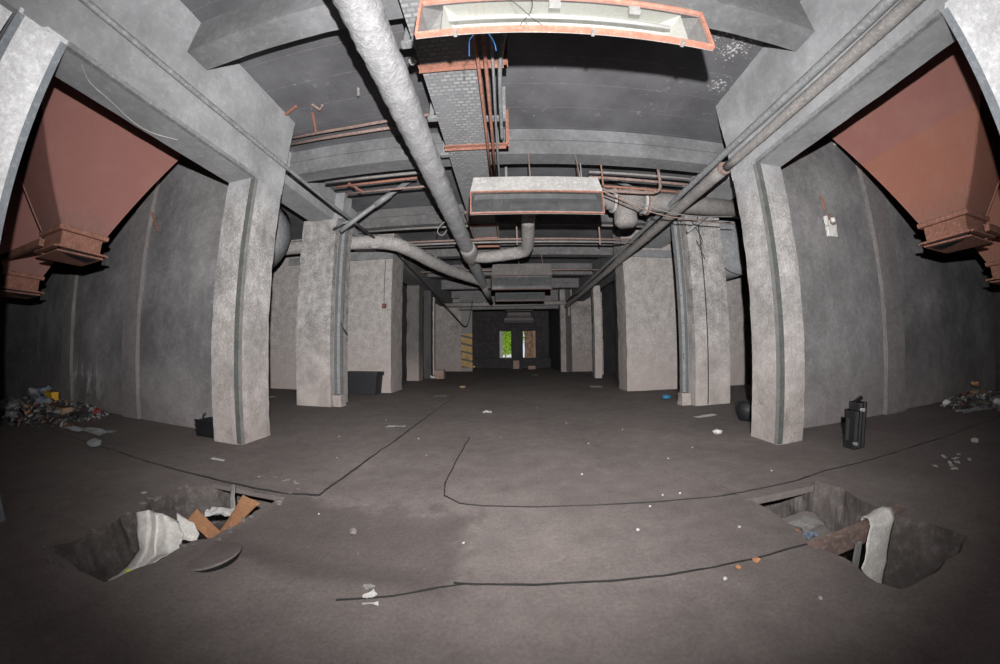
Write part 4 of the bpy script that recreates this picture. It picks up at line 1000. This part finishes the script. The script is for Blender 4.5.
for i, (x, y) in enumerate(((5.4,2.33),(5.5,2.42),(5.62,2.5),(5.75,2.46),(5.9,2.55),(6.0,2.4),(6.15,2.62),(5.3,2.55),(5.85,2.7))):
    scrap('paper_scrap', 'torn pale paper scrap in the scatter on the right-hand floor', 'paper', x, y, rnd.uniform(.05,.13), rnd.uniform(.03,.07), .02, 'paper', 60+i, rnd.uniform(-.5,.8), 'scattered paper scraps at the right')
wad('paper_ball', 'white crumpled ball on the dark floor at the far right', 'paper', 7.05, 2.76, .06, 'paper', 75)

# left pit: cloth, cardboard, papers
def ribbon(name, label, cat, rows, mat, parent=None, thick=.008):
    """sheet through rows of points (each row the same length)"""
    nr, nc = len(rows), len(rows[0])
    # refine
    def up(rows):
        out = []
        for a, b in zip(rows, rows[1:]):
            out += [a, [(Vector(p)+Vector(q))/2 for p, q in zip(a, b)]]
        return out+[rows[-1]]
    rr = [[Vector(p) for p in r] for r in rows]
    for _ in range(2):
        rr = up(rr); rr = list(map(list, zip(*up(list(map(list, zip(*rr)))))))
    nr, nc = len(rr), len(rr[0])
    vs = []
    for i in range(nr):
        for j in range(nc):
            p = rr[i][j]; n = noise.noise_vector(p*7)*.018+noise.noise_vector(p*19)*.006
            vs.append(p+n)
    fs = [(i*nc+j, i*nc+j+1, (i+1)*nc+j+1, (i+1)*nc+j) for i in range(nr-1) for j in range(nc-1)]
    o = MB().add(vs, fs).build(name, M[mat], parent, True)
    m = o.modifiers.new('thick', 'SOLIDIFY'); m.thickness = thick; m.offset = 0
    if parent is None: tag(o, label, cat)
    return o
CLOTH_L = [[(-3.15,1.81,0.20),(-3.02,1.85,0.24),(-3.08,1.96,0.18),(-2.93,1.96,0.18),(-2.88,2.06,0.09)],
 [(-3.10,1.76,0.10),(-2.95,1.79,0.12),(-3.02,1.89,0.04),(-2.84,1.89,0.07),(-2.78,2.01,0.02)],
 [(-3.02,1.69,-0.05),(-2.87,1.68,-0.02),(-2.95,1.78,-0.13),(-2.76,1.78,-0.05),(-2.70,1.86,-0.04)],
 [(-2.97,1.53,-0.11),(-2.84,1.53,-0.08),(-2.84,1.57,-0.12),(-2.72,1.60,-0.04),(-2.69,1.68,-0.03)],
 [(-2.82,1.26,-0.05),(-2.77,1.27,-0.04),(-2.74,1.28,-0.04),(-2.71,1.32,-0.04),(-2.69,1.38,-0.03)]]
ribbon('cloth', 'dirty white cloth hanging into the left pit', 'cloth', CLOTH_L, 'cloth')
wad('rag', 'small green scrap caught on the white cloth in the left pit', 'scrap', -2.78, 1.42, .022, 'leaf', 80, .6, -.05)
ribbon('cloth', 'torn grey-white rag between the cloth and the cardboard in the left pit', 'rag',
       [[(-2.95,2.09,0.14),(-2.85,2.1,0.11),(-2.75,2.11,0.08)], [(-2.85,2.01,0.06),(-2.75,2.03,0.03),(-2.66,2.09,0.02)], [(-2.80,1.96,-0.03),(-2.70,1.98,-0.02),(-2.64,2.02,-0.02)]], 'cloth')
def plank(name, label, cat, a, b, w, th, mat, tilt=0):
    mb = MB().bar(a, b, w, th)
    o = mb.build(name, M[mat], None, False, .006); return tag(o, label, cat)
t = thing('cardboard', 'folded orange-brown cardboard lying across the left pit', 'cardboard', (-2.8, 2.4, .02))
MB().add([(-3.0, 2.24, 0.0), (-3.0, 2.37, 0.06), (-2.64, 2.3, -0.07), (-2.58, 2.12, -0.06), (-3.0, 2.24, 0.012), (-3.0, 2.37, 0.072), (-2.64, 2.3, -0.05800000000000001), (-2.58, 2.12, -0.048)], [(0,1,2,3),(7,6,5,4),(0,4,5,1),(1,5,6,2),(2,6,7,3),(3,7,4,0)]).build('left_flap', M['card'], t)
MB().add([(-2.64, 2.3, -0.07), (-2.85, 2.82, -0.0), (-2.6, 2.78, -0.0), (-2.48, 2.18, -0.05), (-2.64, 2.3, -0.05800000000000001), (-2.85, 2.82, 0.012), (-2.6, 2.78, 0.012), (-2.48, 2.18, -0.038000000000000006)], [(0,1,2,3),(7,6,5,4),(0,4,5,1),(1,5,6,2),(2,6,7,3),(3,7,4,0)]).build('right_flap', M['card'], t)
MB().add([(-2.85, 2.8, -0.0), (-2.89, 2.92, 0.02), (-2.58, 2.83, 0.02), (-2.6, 2.76, 0.0), (-2.85, 2.8, 0.012), (-2.89, 2.92, 0.032), (-2.58, 2.83, 0.032), (-2.6, 2.76, 0.012)], [(0,1,2,3),(7,6,5,4),(0,4,5,1),(1,5,6,2),(2,6,7,3),(3,7,4,0)]).build('folded_end', M['card'], t)
scrap('paper_sheet', 'white paper standing behind the cardboard in the left pit', 'paper', -2.95, 2.62, .3, .18, .06, 'paper', 82, .4, None, -.08)
ribbon('torn_paper', 'torn grey paper standing up at the far side of the left pit', 'paper',
       [[(-3.05,2.92,.12),(-2.98,2.9,.15)], [(-3.02,2.86,0),(-2.95,2.86,.0)], [(-3.0,2.8,-.15),(-2.92,2.8,-.15)]], 'grey_paper')
# half-buried round slab beside the left pit
t = MB().lathe((-2.26,1.84,-.02), [(.236,.028),(.24,.034),(.225,.046),(.1,.048)], 28)
t.v = [(x, y, z+(x+2.34)*.2) for x, y, z in t.v]
t2 = MB().lathe((-2.27,1.84,-.02), [(.225,-.03),(.225,.028)], 28); t2.v = [(x, y, z+(x+2.34)*.2) for x, y, z in t2.v]  # black ring stands in for the shaded gap under the lid
tag(lid_ := t.build('round_slab', M['floor']), 'half-buried round concrete lid beside the left pit', 'lid'); t2.build('shade_ring', M['black'], lid_)
tag(MB().rbox(-3.62,-2.4,3.09,3.56,-.05,.006,.1,.003,0,3).build('edge_slab', M['floor']), 'concrete edge slab along the far side of the left pit', 'slab')
fl_ = MB()
for i in range(70):
    a = rnd.choice(PIT_L); p = Vector((a[0]+rnd.uniform(-.1,.1), a[1]+rnd.uniform(-.1,.1)))
    s_ = rnd.uniform(.008,.028); zz = -.6 if inside(p, PIT_L) else floor_z(p.x, p.y)
    fl_.rbox(p.x-s_, p.x+s_, p.y-s_*.7, p.y+s_*.7, zz-.01, zz+s_, .03, .02, 0, i)
tag(fl_.build('rubble', M['slab']), 'broken dark rubble round the rim of the left pit', 'rubble', None, 'stuff')

# right pit: slab box, rail with cloth, papers
t = thing('concrete_box', 'grey round-cornered concrete block lying in the right pit', 'block', (2.95, 2.45, -.4))
pr = [(2.5,2.14),(2.86,2.14),(2.97,2.36),(3.06,2.6),(3.0,2.7),(2.56,2.69)]
k = len(pr)
MB().add([(x,y,-.9) for x, y in pr]+[(x,y,-.1+.03*(x-2.4)) for x, y in pr], [tuple(reversed(range(k))), tuple(range(k,2*k))]+[(i,(i+1)%k,(i+1)%k+k,i+k) for i in range(k)]).build('body', M['slab'], t, False, .05)
scrap('paper_sheet', 'dirty pale paper lying on the block in the right pit', 'paper', 2.74, 2.42, .3, .22, .015, 'grey_paper', 90, .2, None, -.088)
scrap('plastic_scrap', 'crumpled blue-white plastic beside the block in the right pit', 'plastic scrap', 2.6, 2.24, .16, .1, .04, 'blue_grey', 91, .2, None, -.09)
tag(MB().bar((2.49,2.2,-.06), (2.45,2.26,.01), .025).build('rusty_plate', M['rust']), 'small rusty plate at the left rim of the right pit', 'plate')
t = thing('rail', 'rusty steel channel laid across the right pit', 'rail', (3, 2.02, 0))
MB().bar((2.36,1.99,.0), (3.72,2.06,.02), .09, .03).build('flange', M['dusty_rust'], t)
MB().bar((2.36,1.95,-.075), (3.72,2.02,-.055), .014, .16).build('web', M['dusty_rust'], t)
def drape():
    rows = [[(3.14,2.13,-.16),(3.3,2.13,-.18),(3.5,2.14,-.2)], [(3.14,2.11,.04),(3.3,2.11,.05),(3.5,2.13,.055)],
            [(3.1,2.03,.065),(3.26,2.03,.07),(3.49,2.05,.075)], [(3.03,1.93,.03),(3.18,1.93,.035),(3.43,1.95,.02)],
            [(2.98,1.91,-.11),(3.11,1.89,-.11),(3.36,1.91,-.15)], [(2.94,1.87,-.23),(3.09,1.85,-.28),(3.29,1.86,-.29)],
            [(2.89,1.85,-.27),(3.01,1.81,-.36),(3.23,1.81,-.40)], [(2.95,1.82,-.35),(3.06,1.79,-.44),(3.18,1.78,-.51)]]
    ribbon('towel', 'white towel draped over the rusty channel in the right pit', 'towel', rows, 'cloth')
drape()
tag(MB().bar((2.88,1.88,-.5),(2.88,1.92,-.06),.07,.02).build('board', M['grey_paper']), 'pale board behind the towel under the rusty channel', 'board')
tag(MB().rbox(2.42,3.42,2.99,3.52,-.075,.006,.09,.003,0,3).build('edge_slab', M['floor']), 'concrete lip along the far side of the right pit', 'slab')

# ------------------------------------------------------------------ trash in the corners
def heap(cx, cy, rx, ry, h, n, seed, label):
    r = random.Random(seed); mb = MB()
    # mound
    k = 14; N = 20
    for i in range(k+1):
        for j in range(N):
            a = 2*math.pi*j/N; t_ = i/k
            x, y = cx+math.cos(a)*rx*t_, cy+math.sin(a)*ry*t_
            mb.v.append((x, min(y, 5.2), max(-.01, h*(1-t_**1.5)*(.8+.5*noise.noise(Vector((x*2,y*2,seed)))))-.01))
    for i in range(k):
        for j in range(N):
            a, b = i*N+j, i*N+(j+1) % N; mb.f.append((a, b, b+N, a+N))
    for i in range(n):
        a = r.uniform(0, 6.28); d = math.sqrt(r.random())
        x, y = cx+math.cos(a)*rx*d*1.15, min(cy+math.sin(a)*ry*d*1.15, 5.15)
        z = max(0, h*(1-min(1, d)**1.5)*.85); s_ = r.uniform(.02, .075)
        u = Vector((r.uniform(-1,1), r.uniform(-1,1), r.uniform(-.4,.6))).normalized(); w = u.orthogonal().normalized()
        c = Vector((x, y, z+s_*.6)); q = u.cross(w)
        lo = [c-u*s_-w*s_*.6-q*.01, c+u*s_-w*s_*.6-q*.01, c+u*s_+w*s_*.6-q*.01, c-u*s_+w*s_*.6-q*.01]
        mb.hexa(lo, [p+q*.02 for p in lo])
    return tag(mb.build('debris', M['litter']), label, 'debris', None, 'stuff')
heap(-11.5, 4.0, 2.3, 1.35, .3, 700, 4, 'dark mixed debris heaped in the left corner under the hoppers')
heap(11.8, 4.3, 1.7, .9, .25, 200, 5, 'dark mixed debris strewn in the right corner under the hoppers')
t = thing('canister', 'yellow plastic canister on top of the left trash heap', 'canister', (-11.6, 4.5, .16))
MB().rbox(-11.95,-11.4,4.4,4.6,.16,.47,.1,.015,0,4).build('body', M['yellow'], t, False, .03)
MB().lathe((-11.5,4.5,.47), [(.05,0),(.05,.06)], 10).build('cap', M['black'], t)
t = tag(MB().rbox(-10.75,-9.75,4.0,4.25,.0,.26,.12,.015,0,6).build('wooden_block', M['wood']), 'brown wooden block at the foot of the left trash heap', 'wood block')
tag(MB().rbox(-9.75,-9.25,4.15,4.4,.0,.16,.1,.015,0,7).build('black_tray', M['black']), 'black plastic tray beside the wooden block', 'tray')
LT = [('blue-grey plastic bag highest on the left trash heap',-12.4,4.6,.3,'blue_grey',.2), ('pale blue-grey bag in the middle of the left trash heap',-11.1,4.0,.2,'blue_grey',.16),
      ('light grey bag low at the left edge of the trash heap, by the picture border',-10.5,3.1,.04,'grey_bag',.15), ('small grey bag just above the one low at the picture border',-11.2,3.35,.1,'grey_bag',.16),
      ('light grey bag left of the topmost blue-grey bag',-13.2,4.6,.2,'grey_bag',.22), ('crumpled grey bag in front of the yellow canister',-11.0,4.2,.18,'grey_bag',.13),
      ('tan wad of packaging on the left trash heap',-10.9,3.6,.16,'wood',.1), ('reddish wad of packaging on the left trash heap',-11.0,3.85,.16,'red',.09), ('orange-brown wad at the front of the left trash heap',-10.4,3.45,.08,'card',.1)]
for i, (lab, x, y, z, m, r) in enumerate(LT): wad('trash_bag', lab, 'trash', x, y, r, m, 100+i, .7, z)
wad('plastic_wrap', 'clear grey plastic wrap on the floor in front of the trash heap', 'plastic wrap', -6.66, 3.23, .12, 'grey_bag', 120, .6)
scrap('cloth_strip', 'long grey strip of sheeting on the floor before the trash heap', 'sheeting', -7.9, 3.75, 1.3, .28, .12, 'grey_bag', 121, .25, None, None, 10)
wad('drink_can', 'red and white crushed carton by the wall right of the trash heap', 'carton', -9.9, 4.95, .12, 'red', 122, .6)
wad('paper_ball', 'white scrap beside the red crushed carton', 'paper', -10.2, 4.95, .08, 'paper', 123, .6)
for i, (x, y) in enumerate(((-10.9,5.0),(-10.6,4.9),(-11.2,4.95),(-10.4,4.7),(-11.5,5.0),(-10.0,4.6))):
    wad('litter_scrap', 'small pale litter scrap along the wall foot behind the trash heap', 'litter', x, y, rnd.uniform(.04,.08), rnd.choice(('paper','grey_bag')), 130+i, .6, .02, 'litter along the left wall foot')
RT = [('pale twisted packaging by the right wall foot, left of the debris',10.2,4.75,.05,'paper',.1), ('tan wad of packaging on the right-hand debris',11.5,4.6,.18,'wood',.1),
      ('orange wad high on the right-hand debris',12.3,4.9,.3,'card',.12), ('grey crumpled bag at the right picture border',10.9,3.75,.02,'grey_bag',.22)]
for i, (lab, x, y, z, m, r) in enumerate(RT): wad('trash_bag', lab, 'trash', x, y, r, m, 150+i, .6, z)
scrap('cloth_strip', 'long pale strip of sheeting on the dark floor at the far right', 'sheeting', 10.1, 4.0, 1.2, .2, .1, 'grey_bag', 160, -.2, None, None, 10)
tag(MB().box(-3.3,-3.0,27.9,27.96,0.28,.38).box(-3.2,-3.16,27.9,27.96,0,.3).build('light_spot_board', M['yellow']), 'tiny yellow board added for the yellow light spots in the dark left side of the tunnel', 'board')  # board added in place of small yellow spots of light

# ------------------------------------------------------------------ light: camera flash held above the lens, daylight outside
def lamp_obj(name, typ, loc, rot, **kw):
    l = bpy.data.lights.new(name, typ)
    for k_, v in kw.items(): setattr(l, k_, v)
    o = bpy.data.objects.new(name, l); C.objects.link(o); o.location = loc; o.rotation_euler = rot
    return o
FL = lamp_obj('flash', 'SPOT', (.12, -.25, 2.12), (R(90+23), 0, 0), energy=1.0, spot_size=R(180), spot_blend=1.0, shadow_soft_size=.035)
l = FL.data; l.use_nodes = True
nt = l.node_tree; em = [n for n in nt.nodes if n.type == 'EMISSION'][0]
fo = nt.nodes.new('ShaderNodeLightFalloff'); fo.inputs['Strength'].default_value = 880; fo.inputs['Smooth'].default_value = 0
nt.links.new(fo.outputs['Linear'], em.inputs['Strength'])
em.inputs['Color'].default_value = (1, .985, .975, 1)
lamp_obj('sun', 'SUN', (0, 50, 20), (R(-38), R(-12), 0), energy=5.0, angle=R(.5))
w = bpy.data.worlds.new('sky'); bpy.context.scene.world = w; w.use_nodes = True
bg = w.node_tree.nodes['Background']; bg.inputs[0].default_value = (.75, .85, 1, 1); bg.inputs[1].default_value = .9

# ------------------------------------------------------------------ camera: stereographic 8 mm fisheye
cd = bpy.data.cameras.new('camera'); cam = bpy.data.objects.new('camera', cd); C.objects.link(cam)
cd.type = 'PANO'; cd.panorama_type = 'FISHEYE_LENS_POLYNOMIAL'
cd.sensor_fit = 'HORIZONTAL'; cd.sensor_width = 36.0
cd.fisheye_fov = R(200)
FPX = 338.1
def fit():
    f = FPX*.036; n = 120
    xs_ = [22.0*(i+1)/n for i in range(n)]; A = [[x, x**2, x**3, x**4] for x in xs_]; b = [2*math.atan(x/(2*f)) for x in xs_]
    H = [[sum(a[i]*a[j] for a in A) for j in range(4)] for i in range(4)]; g = [sum(a[i]*y for a, y in zip(A, b)) for i in range(4)]
    return list(Matrix(H).inverted_safe() @ Vector(g)) if False else solve(H, g)
def solve(H, g):
    n = len(g); A = [r[:]+[v] for r, v in zip(H, g)]
    for i in range(n):
        p = max(range(i, n), key=lambda r: abs(A[r][i])); A[i], A[p] = A[p], A[i]
        for r in range(n):
            if r != i:
                q = A[r][i]/A[i][i]; A[r] = [a-q*c for a, c in zip(A[r], A[i])]
    return [A[i][n]/A[i][i] for i in range(n)]
k = fit()
cd.fisheye_polynomial_k0 = 0.0
cd.fisheye_polynomial_k1, cd.fisheye_polynomial_k2, cd.fisheye_polynomial_k3, cd.fisheye_polynomial_k4 = [-v for v in k]
pit, yaw, roll = .0564763, -.03116, -.00986
def toworld(d):
    x, y, z = d
    c, s = math.cos(roll), math.sin(roll); x, z = x*c-z*s, x*s+z*c
    c, s = math.cos(pit), math.sin(pit); y, z = y*c-z*s, y*s+z*c
    c, s = math.cos(yaw), math.sin(yaw); x, y = x*c+y*s, -x*s+y*c
    return Vector((x, y, z))
r_, f_, u_ = toworld((1,0,0)), toworld((0,1,0)), toworld((0,0,1))
mw = Matrix(((r_.x, u_.x, -f_.x, 0), (r_.y, u_.y, -f_.y, 0), (r_.z, u_.z, -f_.z, 1.6), (0,0,0,1)))
cam.matrix_world = mw
cd.clip_start = .02; cd.clip_end = 300
S = bpy.context.scene; S.camera = cam
S.view_settings.view_transform = 'Standard'; S.view_settings.look = 'None'
S.view_settings.gamma = 1; S.view_settings.use_curve_mapping = False; S.view_settings.exposure = 0
